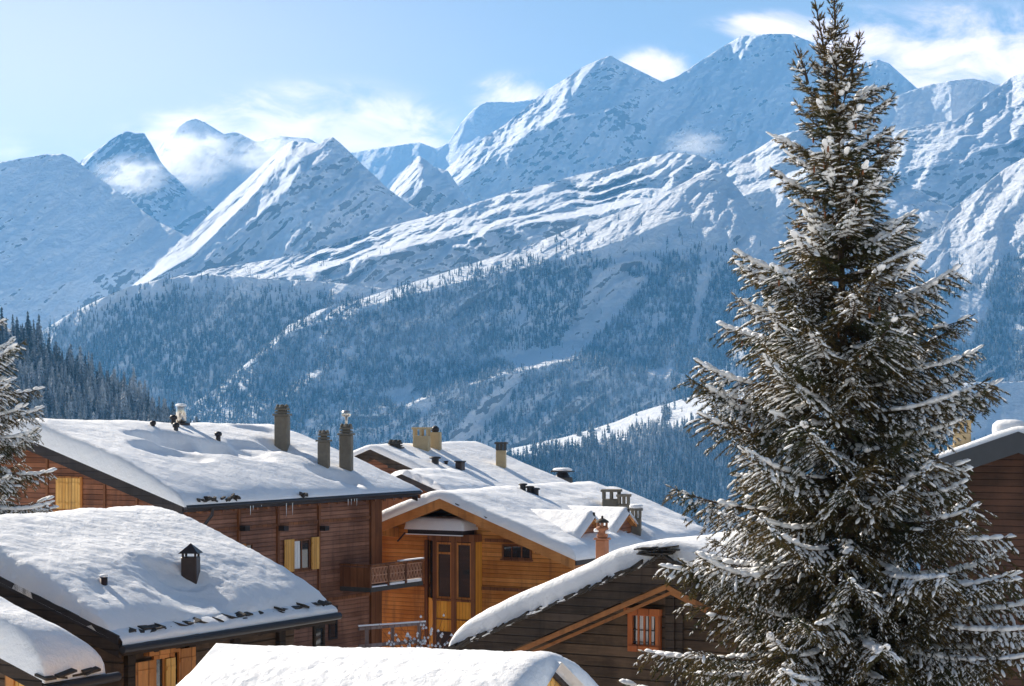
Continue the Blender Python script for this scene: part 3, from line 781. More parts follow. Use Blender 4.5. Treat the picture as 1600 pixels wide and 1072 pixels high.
def window(h, W, a0, a1, z0, z1, mf, frame=0.07, mull=1, bars=0, glass=GLASS, sill=True, curtain=None, out=0.05, deep=None, name='window'):
    """frame around a pane, set on a wall"""
    f = MB()
    for b in ((a0, a0 + frame, z0, z1), (a1 - frame, a1, z0, z1), (a0 + frame, a1 - frame, z1 - frame, z1), (a0 + frame, a1 - frame, z0, z0 + frame)):
        wbox(f, W, *b, 0.0, out)
    for k in range(mull):
        c = a0 + (a1 - a0) * (k + 1) / (mull + 1); wbox(f, W, c - frame * .35, c + frame * .35, z0 + frame, z1 - frame, 0.003, out * 0.8)
    for k in range(bars):
        c = z0 + (z1 - z0) * (k + 1) / (bars + 1); wbox(f, W, a0 + frame, a1 - frame, c - frame * .25, c + frame * .25, 0.004, out * 0.7)
    o = f.build(name, mf, h.e)
    wbox(MB(), W, a0 + frame * .8, a1 - frame * .8, z0 + frame * .8, z1 - frame * .8, 0.002, 0.014).build('pane', glass, o)
    if curtain:
        for c0, c1 in curtain:
            m = MB(); n = 5; aa = [a0 + (a1 - a0) * (c0 + (c1 - c0) * i / n) for i in range(n + 1)]
            for i in range(n): wbox(m, W, aa[i], aa[i + 1] - 0.005, z0 + frame, z1 - frame, 0.0142, 0.018 + 0.006 * (i % 2))
            m.build('curtain', CURTAIN, o)
    if sill: wbox(MB(), W, a0 - 0.05, a1 + 0.05, z0 - 0.06, z0, 0.0, out + 0.06).build('sill', mf, o)
    return o

def shutter(h, W, a0, a1, z0, z1, m, t=0.045, out=0.06):
    o = wbox(MB(), W, a0, a1, z0, z1, out, out + t).build('shutter', m, h.e)
    b = MB()
    for z in (z0 + (z1 - z0) * 0.18, z0 + (z1 - z0) * 0.82): wbox(b, W, a0 + 0.02, a1 - 0.02, z - 0.035, z + 0.035, out + t, out + t + 0.02)
    b.build('batten', m, o)
    return o

def spin(o, x, y, deg):
    c, s = math.cos(R(deg)), math.sin(R(deg)); o.rotation_euler = (0, 0, R(deg)); o.location = (x - (c * x - s * y), y - (s * x + c * y), 0)

def stack(h, base, top_z, wx, wy, m, style='louvre', name='chimney', cap_m=None, rot=22):
    """masonry chimney on a roof; base = local point where it comes out of the snow"""
    x, y, z = base; zb = z - 0.9; cm = cap_m or m
    capz = top_z - (0.0 if style == 'plain' else 0.42)
    o = MB().cbox((x - wx/2, y - wy/2, zb), (x + wx/2, y + wy/2, capz), 0.03).build(name, m, h.e)
    e = 0.06
    if style == 'louvre':
        c = MB()
        c.cbox((x - wx/2 - e, y - wy/2 - e, capz), (x + wx/2 + e, y + wy/2 + e, capz + 0.07), 0.02)
        for i in (0, 1): c.cbox((x - wx/2 + .01, y - wy/2 + .01, capz + 0.09 + 0.12*i), (x + wx/2 - .01, y + wy/2 - .01, capz + 0.17 + 0.12*i), 0.03)
        c.box((x - wx/2 + .1, y - wy/2 + .1, capz + 0.05), (x + wx/2 - .1, y + wy/2 - .1, capz + 0.36))
        n = 3
        for i in range(n):
            cx = x - wx/2 + wx * (i + .5) / n
            c.lathe((cx, y, capz + 0.30), [(0.001, 0.13), (wx/n*.35, 0.11), (wx/n*.5, 0.03), (wx/n*.5, 0)], 8)
            c.lathe((x, y - wy/2 + wy * (i + .5) / n, capz + 0.30), [(0.001, 0.12), (wy/n*.35, 0.10), (wy/n*.5, 0.03), (wy/n*.5, 0)], 8)
        c.build('chimney_cap', cm, o)
    elif style == 'slots':
        c = MB()
        for sx in (-1, 0, 1):
            for sy in (-1, 1):
                c.box((x + sx*(wx/2 - .05) - .05, y + sy*(wy/2 - .05) - .05, capz), (x + sx*(wx/2 - .05) + .05, y + sy*(wy/2 - .05) + .05, capz + 0.3))
        c.cbox((x - wx/2 - e, y - wy/2 - e, capz + 0.3), (x + wx/2 + e, y + wy/2 + e, capz + 0.40), 0.02)
        c.build('chimney_cap', cm, o)
    spin(o, x, y, rot)
    return o

def snow_cap(parent, c, rx, ry, hgt, n=14):
    """pillow of snow lying on a small flat top"""
    m = MB(); v = []; rings = [(1.0, 0.0), (1.06, 0.35), (0.98, 0.7), (0.72, 0.93), (0.3, 1.0)]
    for k, (r, z) in enumerate(rings):
        for i in range(n):
            t = 2 * math.pi * i / n; sq = 1 / max(abs(math.cos(t)), abs(math.sin(t))) ** 0.7
            v.append((c[0] + rx * r * sq * math.cos(t) * (1 + 0.05 * math.sin(3 * t + k)), c[1] + ry * r * sq * math.sin(t), c[2] + hgt * z))
    f = [(k*n+i, k*n+(i+1)%n, (k+1)*n+(i+1)%n, (k+1)*n+i) for k in range(len(rings)-1) for i in range(n)] + [tuple(range((len(rings)-1)*n, len(rings)*n)), tuple(range(n-1, -1, -1))]
    m.add(v, f, True); return m.build('snow_cap', SNOW, parent)

def vent(h, base, top_z, r, m=METAL_D, style='hood', name='vent_pipe'):
    x, y, z = base; H = top_z - z
    o = MB().lathe((x, y, z - 0.7), [(r, 0), (r, 0.7 + H * 0.72)], 10).build(name, m, h.e)
    c = MB()
    if style == 'hood': c.lathe((x, y, z + H * 0.70), [(r * .9, 0), (r * 1.5, 0.02), (r * 1.6, H * 0.18), (r * 1.1, H * 0.27), (0.001, H * 0.30)], 10)
    elif style == 'cone': c.lathe((x, y, z + H * 0.72), [(r * 1.45, 0), (0.001, H * 0.28)], 10)
    c.build('cowl', m, o); return o
BASE = -12.5
# ================================================================== the big brown chalet (left, behind)
h = House('chalet', 'big dark brown timber chalet with deep snow, three grey chimneys and open yellow shutters', P(40, 683, 68.3), 30, 13.7, 6.7, 6.7, 17.6, BASE)
H1 = h
h.body(W_BROWN, 0.9, 0.9, 0.9, h.L - h.spx(h.wr - 0.9, 592, 850)[0])
# the gable end carries warmer boards: a thin cladding sheet a hand in front of the wall
xl, xr = h.xl, h.xr
MB().prism([(xl, 0.02), (xr, 0.02), (xr, h.rz(xr) - .17), (0, h.zr - .17), (xl, h.rz(xl) - .17)], 'y', h.yf - 0.03, h.yf - 0.003).build('gable_cladding', W_GABLE, h.e)
h.roof(W_POST, 0.16)
h.verge(W_VERGE, 0.42, 0.07)
# eaves board, gutter and rafter ends
ze = h.rz(h.wr)
MB().box((h.wr, 0, ze - 0.22), (h.wr + 0.04, h.L, ze - 0.02)).build('eaves_board', W_VERGE, h.r)
g = MB(); g.tube([(h.wr + 0.12, -0.05, ze - 0.06), (h.wr + 0.12, h.L + 0.05, ze - 0.06)], 0.08, 10); gut = g.build('gutter', METAL_D, h.e)
rf_ = MB()
for k in range(24):
    y = 0.3 + k * 0.59
    rf_.prism([(h.xr - 0.02, h.rz(h.xr) - 0.165), (h.wr - 0.02, h.rz(h.wr) - 0.165), (h.wr - 0.02, h.rz(h.wr) - 0.30), (h.xr - 0.02, h.rz(h.xr) - 0.34)], 'y', y, y + 0.13)
rf_.build('rafter_ends', W_POST, h.r)
# snow with the hollows the wind and warm pipes have left
hol = []
def Hh(px, py, rad, dep):
    p = h.roof_hit(px, py, 1, 0.45); hol.append((p[0], p[1], rad, dep))
for q in ((240, 692, .5, .35), (273, 690, .6, .35), (341, 702, .6, .35), (440, 700, .7, .35), (505, 735, .5, .3), (541, 740, .5, .3)): Hh(*q)
hw = []
for px, py, a, b_, ang, d in ((265, 712, 1.3, .75, 1.2, .30), (305, 700, 1.5, .9, 1.3, .22), (370, 708, 1.3, .9, 1.3, .26), (395, 700, .9, .6, 1.2, .2), (245, 690, 1.2, .5, 1.3, .2), (400, 672, .9, .6, 1.0, .15)):
    p = h.roof_hit(px, py, 1, 0.45); hw.append((p[0], p[1], a, b_, ang, d))
h.snow(0.58, 0.22, 1.5, 0.16, 0.16, hol, 0.10, 0.03, seed=1.7, hollows=hw, rbig=0.5, rb=.7, Tfun=lambda X, Y: 0.44 + 0.26 * (lambda q: q * q * (3 - 2 * q))(np.clip((6.9 - np.abs(X)) / 3.2, 0, 1)) - 0.018 * Y)
# posts, floor beams and beam ends on the long wall
S = h.side(h.xr)
po = []
for px in (372, 433, 497):
    y, _ = h.spx(h.xr, px, 825)
    wbox(MB(), S, y - 0.06, y + 0.06, 0.5, h.rz(h.xr) - 0.2, 0.002, 0.08).build('wall_post', W_POST, h.e)
    _, z = h.spx(h.xr, px, 824)
    wbox(MB(), S, y - 0.02, y + 0.24, z - 0.12, z + 0.05, 0.003, 0.32).build('beam_end', W_VERGE, h.e)
y0, z0 = h.spx(h.xr, 320, 829)
wbox(MB(), S, h.yf, h.yb, z0 - 0.05, z0 + 0.05, 0.003, 0.05).build('floor_beam', W_POST, h.e)
y0, z1 = h.spx(h.xr, 560, 930)
wbox(MB(), S, h.yf, h.yb, z1 - 0.06, z1 + 0.06, 0.003, 0.05).build('floor_beam', W_POST, h.e)
yc, _ = h.spx(h.xr, 577, 850)
MB().box((h.xr + 0.003, yc, 0), (h.xr + 0.10, h.yb + 0.06, h.rz(h.xr) - 0.2)).build('corner_post', W_POST, h.e)
# windows on the long wall
a0, za = h.spx(h.xr, 457, 892); a1, zb = h.spx(h.xr, 483, 841)
window(h, S, a0, a1, za, zb, W_POST, 0.06, 1, 0, curtain=[(0.08, 0.42)])
b0, _ = h.spx(h.xr, 442, 890); b1, _ = h.spx(h.xr, 495.5, 890)
shutter(h, S, b0, a0 - 0.03, za - 0.02, zb + 0.03, W_YELLOW); shutter(h, S, a1 + 0.03, b1, za - 0.02, zb + 0.03, W_YELLOW)
a0, za = h.spx(h.xr, 382, 872); a1, zb = h.spx(h.xr, 394, 849)
window(h, S, a0, a1, za, zb, W_POST, 0.05, 0, 0)
b0, _ = h.spx(h.xr, 367, 870)
shutter(h, S, b0, a0 - 0.03, za - 0.05, zb + 0.02, W_TRIM)
a0, za = h.spx(h.xr, 513, 1000); a1, zb = h.spx(h.xr, 526, 946)
window(h, S, a0, a1, za, zb, W_VERGE, 0.06, 0, 0, sill=False, name='door')
# shuttered window and purlins on the gable
G = h.front(h.yf - 0.03)
a0, za = h.fpx(h.yf, 89, 797); a1, zb = h.fpx(h.yf, 130, 745)
w_ = window(h, G, a0, a1, za, zb, W_TRIM, 0.06, 0, 0)
am = (a0 + a1) / 2
shutter(h, G, a0 + .05, am - 0.005, za + .05, zb - .05, W_YELLOW, 0.03, 0.055); shutter(h, G, am + 0.005, a1 - .05, za + .05, zb - .05, W_YELLOW, 0.03, 0.055)
for px, py in ((122, 737), (157, 758), (232, 792)):
    a, z = h.fpx(h.yf, px, py)
    MB().box((a - 0.12, 0.12, h.rz(a) - 0.42), (a + 0.12, h.yf - 0.031, h.rz(a) - 0.20)).build('purlin', W_POST, h.e)
for px in (75, 165, 215):
    a, z = h.fpx(h.yf, px, 760)
    MB().box((a - 0.05, h.yf - 0.07, 0.5), (a + 0.05, h.yf - 0.031, h.rz(a) - 0.22)).build('wall_batten', W_POST, h.e)
# downpipe
p = h.roof_hit(326, 795, 1, -0.1); y = 1.3
MB().tube([(h.wr + 0.12, y, ze - 0.1), (h.wr + 0.12, y, ze - 0.35), (h.wr - 0.35, y, ze - 0.85), (h.xr + 0.1, y, ze - 1.15), (h.xr + 0.1, y, 0.4)], 0.055, 8).build('downpipe', METAL_D, h.e)
# icicles
rr = random.Random(3)
for k in range(9):
    y = rr.choice([3.5, 5.6, 6.2, 9.0]) + rr.gauss(0, .7); l = rr.choice([.10, .14, .2, .3, .55]) * rr.uniform(.6, 1.1)
    x = h.wr + 0.14
    MB().tube([(x, y, ze - 0.10), (x, y, ze - 0.12 - l * .5), (x, y, ze - 0.12 - l)], [0.016, 0.010, 0.003], 6).build('icicle', ICE, h.e)
# dark lumps of roof edge breaking out of the snow at the eaves
sm_ = MB(); sr = random.Random(4)
for px in (298, 306, 314, 322, 340, 350, 358, 363, 480, 484):
    p = h.roof_hit(px, 781, 1, 0.05); yy = p[1]
    for k in range(2):
        sm_.obox((h.wr + 0.12 + sr.uniform(-.03, .05), yy + sr.uniform(-.15, .15), ze + 0.10 + sr.uniform(0, .12)), (sr.uniform(.03, .08), 0, 0), (0, sr.uniform(.05, .14), sr.uniform(-.05, .05)), (0, 0, sr.uniform(.02, .06)))
sm_.build('slate_edge', SLATE, h.r)
# chimneys, flues
def up(px, py, T=0.45, side=1): return h.roof_hit(px, py, side, T)
def zt(p, py): return (HOR - py) / F * h.depth(p) - h.base
p = up(441, 694); stack(h, p, zt(p, 632), 0.50, 0.48, CONC)
p = up(506, 726); stack(h, p, zt(p, 672), 0.40, 0.36, CONC)
p = up(541, 730); c_ = stack(h, p, zt(p, 662), 0.46, 0.40, CONC)
x, y, z = p; tz = zt(p, 662)
MB().lathe((x, y, tz - 0.05), [(0.05, 0), (0.05, 0.28), (0.16, 0.33), (0.19, 0.42), (0.14, 0.52), (0.001, 0.56)], 12).build('cowl', METAL_S, c_)
p = up(283, 672, 0.3); ft = zt(p, 634); fo = MB().lathe((p[0], p[1], p[2] - .7), [(0.17, 0), (0.17, 0.7 + (ft - p[2]) * .35), (0.19, 0.7 + (ft - p[2]) * .36), (0.19, 0.7 + (ft - p[2]) * .92), (0.16, 0.7 + ft - p[2])], 14).build('flue', METAL_S, h.e)
MB().cbox((p[0] - .24, p[1] - .24, p[2] - .6), (p[0] + .24, p[1] + .24, p[2] + (ft - p[2]) * .3), .02).build('flue_base', METAL_B, fo)
snow_cap(fo, (p[0], p[1], ft - 0.02), 0.17, 0.17, 0.10)
p = up(239, 681, 0.28); vent(h, p, zt(p, 657), 0.07)
p = up(275, 688, 0.28); vent(h, p, zt(p, 660), 0.08)
p = up(271, 675, 0.28); vent(h, p, zt(p, 648), 0.09)
p = up(341, 699, 0.28); vent(h, p, zt(p, 674), 0.085)
# balcony: boarded short side, fretwork panels along the front
y_b, zf = h.spx(h.xr, 531, 925)
bx = 1.35; yE = h.hit(661, 905, (1, 0, 0), (h.xr + bx, 0, 0))[1]
zfl = h.hit(577, 926, (1, 0, 0), (h.xr + bx, 0, 0))[2]; zrl = h.hit(577, 886, (1, 0, 0), (h.xr + bx, 0, 0))[2]
X0, X1 = h.xr + 0.003, h.xr + bx
bal = MB().box((X0, y_b, zfl), (X1, yE, zfl + 0.16)).build('balcony', CONC_D, h.e)
MB().box((X0 + .0, y_b, zfl + 0.163), (X1 - 0.055, y_b + 0.05, zrl - 0.04)).build('side_boards', W_POST, bal)
rl = MB().box((X1 - 0.12, y_b - 0.05, zrl), (X1 + 0.06, yE + 0.03, zrl + 0.07)); rl.box((X0, y_b - 0.05, zrl), (X1 - .121, y_b + 0.08, zrl + 0.07)); rl.build('handrail', W_POST, bal)
MB().box((X1 - 0.10, yE - 1.6, zrl + 0.073), (X1 + 0.04, yE + 0.02, zrl + 0.12)).build('rail_snow', SNOW, bal)
np_ = 3; seg = (yE - y_b) / np_
for k in range(np_ + 1):
    MB().box((X1 - 0.11, y_b + k * seg - 0.05, zfl + 0.163), (X1 + 0.0, y_b + k * seg + 0.05, zrl - 0.002)).build('baluster_post', W_POST, bal)
W_FRET = m_plain('fretwork_wood', (0.50, 0.27, 0.17), 0.7, 0, 0.25, 6)
for k in range(np_):
    ya, yb_ = y_b + k * seg + 0.06, y_b + (k + 1) * seg - 0.06
    pn = MB().box((X1 - 0.07, ya, zfl + 0.28), (X1 - 0.05, yb_, zrl - 0.03)).build('fretwork_panel', W_POST, bal)
    fr = MB(); n = 5; zz0, zz1 = zfl + 0.29, zrl - 0.04; dy = (yb_ - ya) / n; zm = (zz0 + zz1) / 2
    for i in range(n):
        for s_, (za_, zb_) in ((1, (zz0, zm)), (-1, (zm, zz1))):
            c0 = ya + i * dy
            fr.bar((X1 - 0.04, c0, za_ if s_ > 0 else zb_), (X1 - 0.04, c0 + dy / 2, zb_ if s_ > 0 else za_), 0.02, 0.065, (1, 0, 0))
            fr.bar((X1 - 0.035, c0 + dy / 2, zb_ if s_ > 0 else za_), (X1 - 0.035, c0 + dy, za_ if s_ > 0 else zb_), 0.02, 0.065, (1, 0, 0))
    fr.box((X1 - 0.047, ya, zm - 0.02), (X1 - 0.02, yb_, zm + 0.02)); fr.box((X1 - 0.047, ya, zz0), (X1 - 0.02, yb_, zz0 + .04)); fr.box((X1 - 0.047, ya, zz1 - .04), (X1 - 0.02, yb_, zz1))
    fr.build('fretwork', W_FRET, bal)
    MB().box((X1 - 0.14, ya + .05, zfl + 0.162), (X1 - 0.01, yb_ - .02, zfl + 0.21 + 0.03 * k)).build('ledge_snow', SNOW, bal)

# ================================================================== old house with the metal chimney (left, in front)
h = House('old_house', 'old house in front at left whose deep snow roof carries a brown metal chimney', P(190, 1003, 35), 30, 6.3, 4.6, 4.6, 18.5, BASE, 'house')
e_ = np.array([h.A[0], h.A[1]]) - h.v[:2] * h.wr          # the measured point is the eaves corner: move the frame up to the ridge
h.A = np.array([e_[0], e_[1], h.A[2] + h.wr * h.tp]); h.zr = h.A[2] - h.base; h.e.location = (h.A[0], h.A[1], h.base)
H2 = h
h.body(W_DARK, 0.6, 0.6, 0.7, 0.5)
h.roof(W_OLD, 0.16)
h.verge(W_OLD, 0.30, 0.07)
h.verge(W_VERGE, 0.16, 0.05, 'verge_batten', drop=-0.08, y=-0.05, back=False)
ze = h.rz(h.wr)
hol = []
for q in ((298, 912, .8, .24), (162, 915, .3, .05)): Hh(*q)
hw = []
for px, py, a, b_, ang, d in ((272, 893, .6, .28, 1.0, .10),):
    p = h.roof_hit(px, py, 1, 0.42); hw.append((p[0], p[1], a, b_, ang, d))
h.snow(0.44, 0.22, 1.0, 0.10, -0.2, hol, 0.06, 0.05, grain=.022, Tfun=lambda X, Y: 0.32 + 0.22 * (lambda q: q * q * (3 - 2 * q))(np.clip((4.5 - np.abs(X)) / 2.2, 0, 1)), seed=5.1, rbig=0.5, hollows=hw, wl=h.wl, edge=0.1)
# thin strip of snow and broken slates along the eaves
sm_ = MB(); sr = random.Random(9)
y = 0.05
while y < h.L - 0.1:
    l = sr.uniform(.08, .26)
    if sr.random() < 0.78:
        for k in range(sr.choice((1, 2, 2))):
            sm_.obox((h.wr - 0.17 + sr.uniform(-.03, .03), y + l / 2, ze + 0.11 + 0.04 * k + sr.uniform(-.01, .02)), (sr.uniform(.08, .13), 0, -0.02), (0, l / 2, sr.uniform(-.03, .03)), (0.004, 0, sr.uniform(.010, .022)))
    y += l + sr.uniform(0, .05)
sm_.build('slate_edge', SLATE, h.r)
ys = np.linspace(-0.05, h.L + 0.05, 90); xs = np.array([h.wr - 0.26, h.wr - 0.2, h.wr - .1, h.wr + 0.02, h.wr + 0.06, h.wr + 0.06])
XX_, YY_ = np.meshgrid(xs, ys); lip = 0.05 + 0.035 * fbm(YY_ * 2.3, XX_ * 0, 1.1, 3)
ZZ_ = h.zr - XX_ * h.tp + np.array([0.10, 0.10, 0.09, 0.07, 0.03, -0.03])[None] * (lip / 0.05)
link('eaves_snow', np_mesh('eaves_snow', np.stack([XX_, YY_, ZZ_], -1).reshape(-1, 3), grid_faces(*XX_.shape)[:, ::-1], SNOW, True), h.r)
MB().box((h.wr, 0, ze - 0.24), (h.wr + 0.05, h.L, ze - 0.035)).build('eaves_board', W_OLD, h.r)
MB().tube([(h.wr + 0.1, -0.1, ze - 0.12), (h.wr + 0.1, h.L + 0.05, ze - 0.10)], 0.07, 10).build('gutter', METAL_D, h.e)
p = up(298, 908, .22); x, y, z = p; t_ = zt(p, 870); w_ = 0.15
c_ = MB().cbox((x - w_, y - w_, z - .6), (x + w_, y + w_, t_), .012).build('chimney', METAL_B, h.e)
cp = MB()
for sx in (-1, 1):
    for sy in (-1, 1): cp.box((x + sx * (w_ - .03) - .02, y + sy * (w_ - .03) - .02, t_), (x + sx * (w_ - .03) + .02, y + sy * (w_ - .03) + .02, t_ + .07))
q = w_ + 0.045
cp.add([(x - q, y - q, t_ + .07), (x + q, y - q, t_ + .07), (x + q, y + q, t_ + .07), (x - q, y + q, t_ + .07), (x, y, t_ + .26)], [(0, 1, 4), (1, 2, 4), (2, 3, 4), (3, 0, 4), (3, 2, 1, 0)])
cp.build('chimney_cap', METAL_B, c_); spin(c_, x, y, 24)
p = up(162, 912, .39); v_ = MB().lathe((p[0], p[1], p[2] - .5), [(0.07, 0), (0.07, .62), (.001, .63)], 10).build('vent_pipe', METAL_B, h.e)
snow_cap(v_, (p[0], p[1], p[2] + .12), .065, .065, .05)
# windows under the eaves
S = h.side(h.xr)
a0, zb = h.spx(h.xr, 237, 1018); a1, _ = h.spx(h.xr, 270, 1030); za = zb - 1.15
window(h, S, a0, a1, za, zb - .08, W_TRIM, 0.07, 1, 0)
b0, _ = h.spx(h.xr, 205, 1040); b1, _ = h.spx(h.xr, 299, 1040)
sh_ = shutter(h, S, b0, a0 - .06, za, zb - .14, W_TRIM)
am = (a0 + a1) / 2
shutter(h, S, am - .0, a1 - .02, za + .03, zb - .16, W_YELLOW, .03, .055)
shutter(h, S, a1 + .05, b1, za, zb - .02, W_TRIM)
wbox(MB(), S, a0 - .22, a1 + .06, zb - .06, zb + .06, .003, .13).build('lintel', W_TRIM, h.e)
a0, zb = h.spx(h.xr, 488, 978); a1, _ = h.spx(h.xr, 505, 975); za = zb - .9
window(h, S, a0, a1, za, zb, W_OLD, 0.06, 0, 0)
for f_ in (0.03, 0.36, 0.62, 0.9):
    y = h.yf + (h.yb - h.yf) * f_
    wbox(MB(), S, y - .1, y + .1, 0.4, h.rz(h.xr) - .2, .003, .1).build('wall_post', W_OLD, h.e)
    # rafter tails
for k in range(10):
    y = .3 + k * .6
    MB().prism([(h.xr, h.rz(h.xr) - .165), (h.wr - .02, ze - .165), (h.wr - .02, ze - .27), (h.xr, h.rz(h.xr) - .32)], 'y', y, y + .11).build('rafter_end', W_OLD, h.r)

# ================================================================== low annexe in the corner
h = House('annexe', 'low annexe in the lower left corner, its short snow roof below the old house gable', P(70, 1066, 31), 30, 1.25, 5.0, 5.0, 18.5, BASE, 'annexe')
e_ = np.array([h.A[0], h.A[1]]) - h.v[:2] * h.wr
h.A = np.array([e_[0], e_[1], h.A[2] + h.wr * h.tp]); h.zr = h.A[2] - h.base; h.e.location = (h.A[0], h.A[1], h.base)
h.body(W_DARK, 0.5, 0.5, 0.35, 0.05)
h.roof(W_OLD, 0.14); h.verge(W_OLD, 0.22, 0.06, back=False)
ze = h.rz(h.wr)
h.snow(0.60, 0.2, 0.9, 0.06, 0.05, (), 0.06, 0.04, seed=8.8, rbig=.5, rb=0.8, lump=1.3)
sm_ = MB(); sr = random.Random(19)
for k in range(7):
    sm_.obox((h.wr - .02 + sr.uniform(-.05, .06), sr.uniform(0, 1.2), ze + .05 + sr.uniform(0, .08)), (sr.uniform(.08, .16), 0, -.03), (0, sr.uniform(.1, .22), sr.uniform(-.03, .03)), (0, 0, sr.uniform(.012, .025)))
sm_.build('slate_edge', SLATE, h.r)
MB().tube([(h.wr + .1, -.1, ze - .1), (h.wr + .1, h.L + .3, ze - .08)], .075, 10).build('gutter', METAL_D, h.e)
S = h.front(h.yf)
for px in (20, 52):
    a, z = h.fpx(h.yf, px, 1060)
    wbox(MB(), S, a - .09, a + .09, 0.3, h.rz(a) - .2, .003, .08).build('wall_post', W_TRIM, h.e)
a0, zb = h.fpx(h.yf, 24, 1056); a1, _ = h.fpx(h.yf, 47, 1065)
wbox(MB(), S, a0, a1, zb - 1.2, zb - .05, .004, .04).build('shutter', W_YELLOW, h.e)

# ================================================================== orange chalet with the bay window
h = House('chalet', 'honey orange timber chalet with a glazed bay window under its gable and two small dormers', P(689, 779, 78), 30, 12.2, 5.9, 5.8, 20, BASE)
H6 = h
h.body(W_ORANGE, 0.8, 0.8, 1.3, 0.8)
h.roof(W_POST, 0.16)
h.verge(W_FASCIA, 0.40, 0.07)
h.verge(W_VERGE, 0.10, 0.04, 'verge_batten', drop=-0.07, y=-0.06, back=False)
MB().box((h.wr, 0, h.rz(h.wr) - .22), (h.wr + .05, h.L, h.rz(h.wr) - .03)).build('eaves_board', W_VERGE, h.r)
hol = []
for q in ((952, 800, .7, .25), (994, 830, .6, .25)): Hh(*q)
h.snow(0.42, 0.2, 0.8, 0.12, 0.1, hol, 0.11, 0.02, seed=3.3, rbig=.4, lump=1.6, edge=0.05)
fw = h.front(h.yf)
# dark boarding under the apex, floor beams
xa = 2.1
MB().prism([(-xa, h.rz(xa) - .2), (xa, h.rz(xa) - .2), (0, h.zr - .2)], 'y', h.yf - .06, h.yf - .004).build('gable_boarding', W_VERGE, h.e)
for px, py in ((800, 921), (800, 845)):
    _, z = h.fpx(h.yf, px, py)
    wbox(MB(), fw, (-h.wl + .8 if py > 900 else 1.2), h.xr if py > 900 else 3.2, z - .07, z + .05, .003, .06).build('floor_beam', W_POST, h.e)
for px in (620, 772, 862):
    a, z = h.fpx(h.yf, px, 830)
    MB().prism([(.15, h.rz(a) - .46), (h.yf - .01, h.rz(a) - .60), (h.yf - .01, h.rz(a) - .2), (.15, h.rz(a) - .2)], 'x', a - .11, a + .11).build('purlin', W_TRIM, h.e)
a, _ = h.fpx(h.yf, 741, 850)
wbox(MB(), fw, a - .1, a + .1, 0.3, h.rz(a) - .2, .004, .09).build('wall_post', W_POST, h.e)
a0, za = h.fpx(h.yf, 785, 873); a1, zb = h.fpx(h.yf, 831, 852)
window(h, fw, a0, a1, za, zb, W_POST, .07, 2, 0)
# bay window: chamfered left cheek and a front with two tall panes
yo = h.yf - 0.55
def bx_(px, py, y): return h.hit(px, py, (0, 1, 0), (0, y, 0))
bl, br = bx_(677, 935, yo)[0], bx_(742, 940, yo)[0]
zt_, zs_, zl_ = bx_(700, 846, yo)[2], bx_(700, 937, yo)[2], bx_(700, 985, yo)[2]
cl = bl - 0.6; yw = h.yf - 0.02
foot = [(bl, yo), (br, yo), (br, yw), (cl, yw)]
bay = MB().prism(foot, 'z', zl_ - 3.0, zs_).build('bay_window', W_ORANGE_V, h.e)
MB().box((br - .10, yo + .056, zs_ + .002), (br, yw, zt_ - .002)).build('bay_cheek', W_ORANGE_V, bay)
ins = [(bl + .05, yo + .06), (br - .12, yo + .06), (br - .12, yw), (cl + .12, yw)]
MB().prism(ins, 'z', zs_ + 0.002, zt_ - .002).build('pane', GLASS, bay)
MB().prism([(p_[0] + (0.05 if p_[0] > 0 else -.05) * 0, p_[1] - (.05 if p_[1] == yo else 0)) for p_ in foot], 'z', zt_, zt_ + .28).build('bay_head', W_POST, bay)
post = MB()
mid = (bl + br) / 2
for a, wdt in ((bl + .07, .16), (mid, .22), (br - .08, .17)):
    MB().box((a - wdt / 2, yo - .03, zs_ - (2.4 if a == mid or a > mid else 2.4)), (a + wdt / 2, yo + .055, zt_ - .003)).build('bay_post', W_POST, bay)
for p_, nm in (((cl + .02, yw - .08), 'a'),):
    MB().box((p_[0] - .07, p_[1] - .07, zs_ - 2.4), (p_[0] + .07, p_[1] + .07, zt_ - .003)).build('bay_post', W_POST, bay)
for k, (a, b_) in enumerate(((bl + .15, mid - .11), (mid + .11, br - .165))):
    f_ = MB()
    for q in ((a, a + .06, zs_ + .03, zt_ - .04), (b_ - .06, b_, zs_ + .03, zt_ - .04), (a + .06, b_ - .06, zs_ + .03, zs_ + .11), (a + .06, b_ - .06, zt_ - .12, zt_ - .04)): f_.box((q[0], yo + .01, q[2]), (q[1], yo + .058, q[3]))
    if k == 0: f_.box((a + .06, yo + .02, zt_ - .50), (b_ - .06, yo + .058, zt_ - .42))
    f_.build('window_frame', W_TRIM, bay)
    MB().box((a - .02, yo - .015, zs_ - .78), (b_ + .02, yo - .004, zs_ - .73)).build('panel_rail', W_POST, bay)
    MB().box((a, yo - .02, zl_ - 1.4), (b_, yo - .004, zl_ - .05)).build('lower_pane', GLASS, bay)
MB().box((bl - .02, yo - .05, zs_ - .06), (br + .02, yo - .004, zs_ + .02)).build('bay_sill', W_POST, bay)
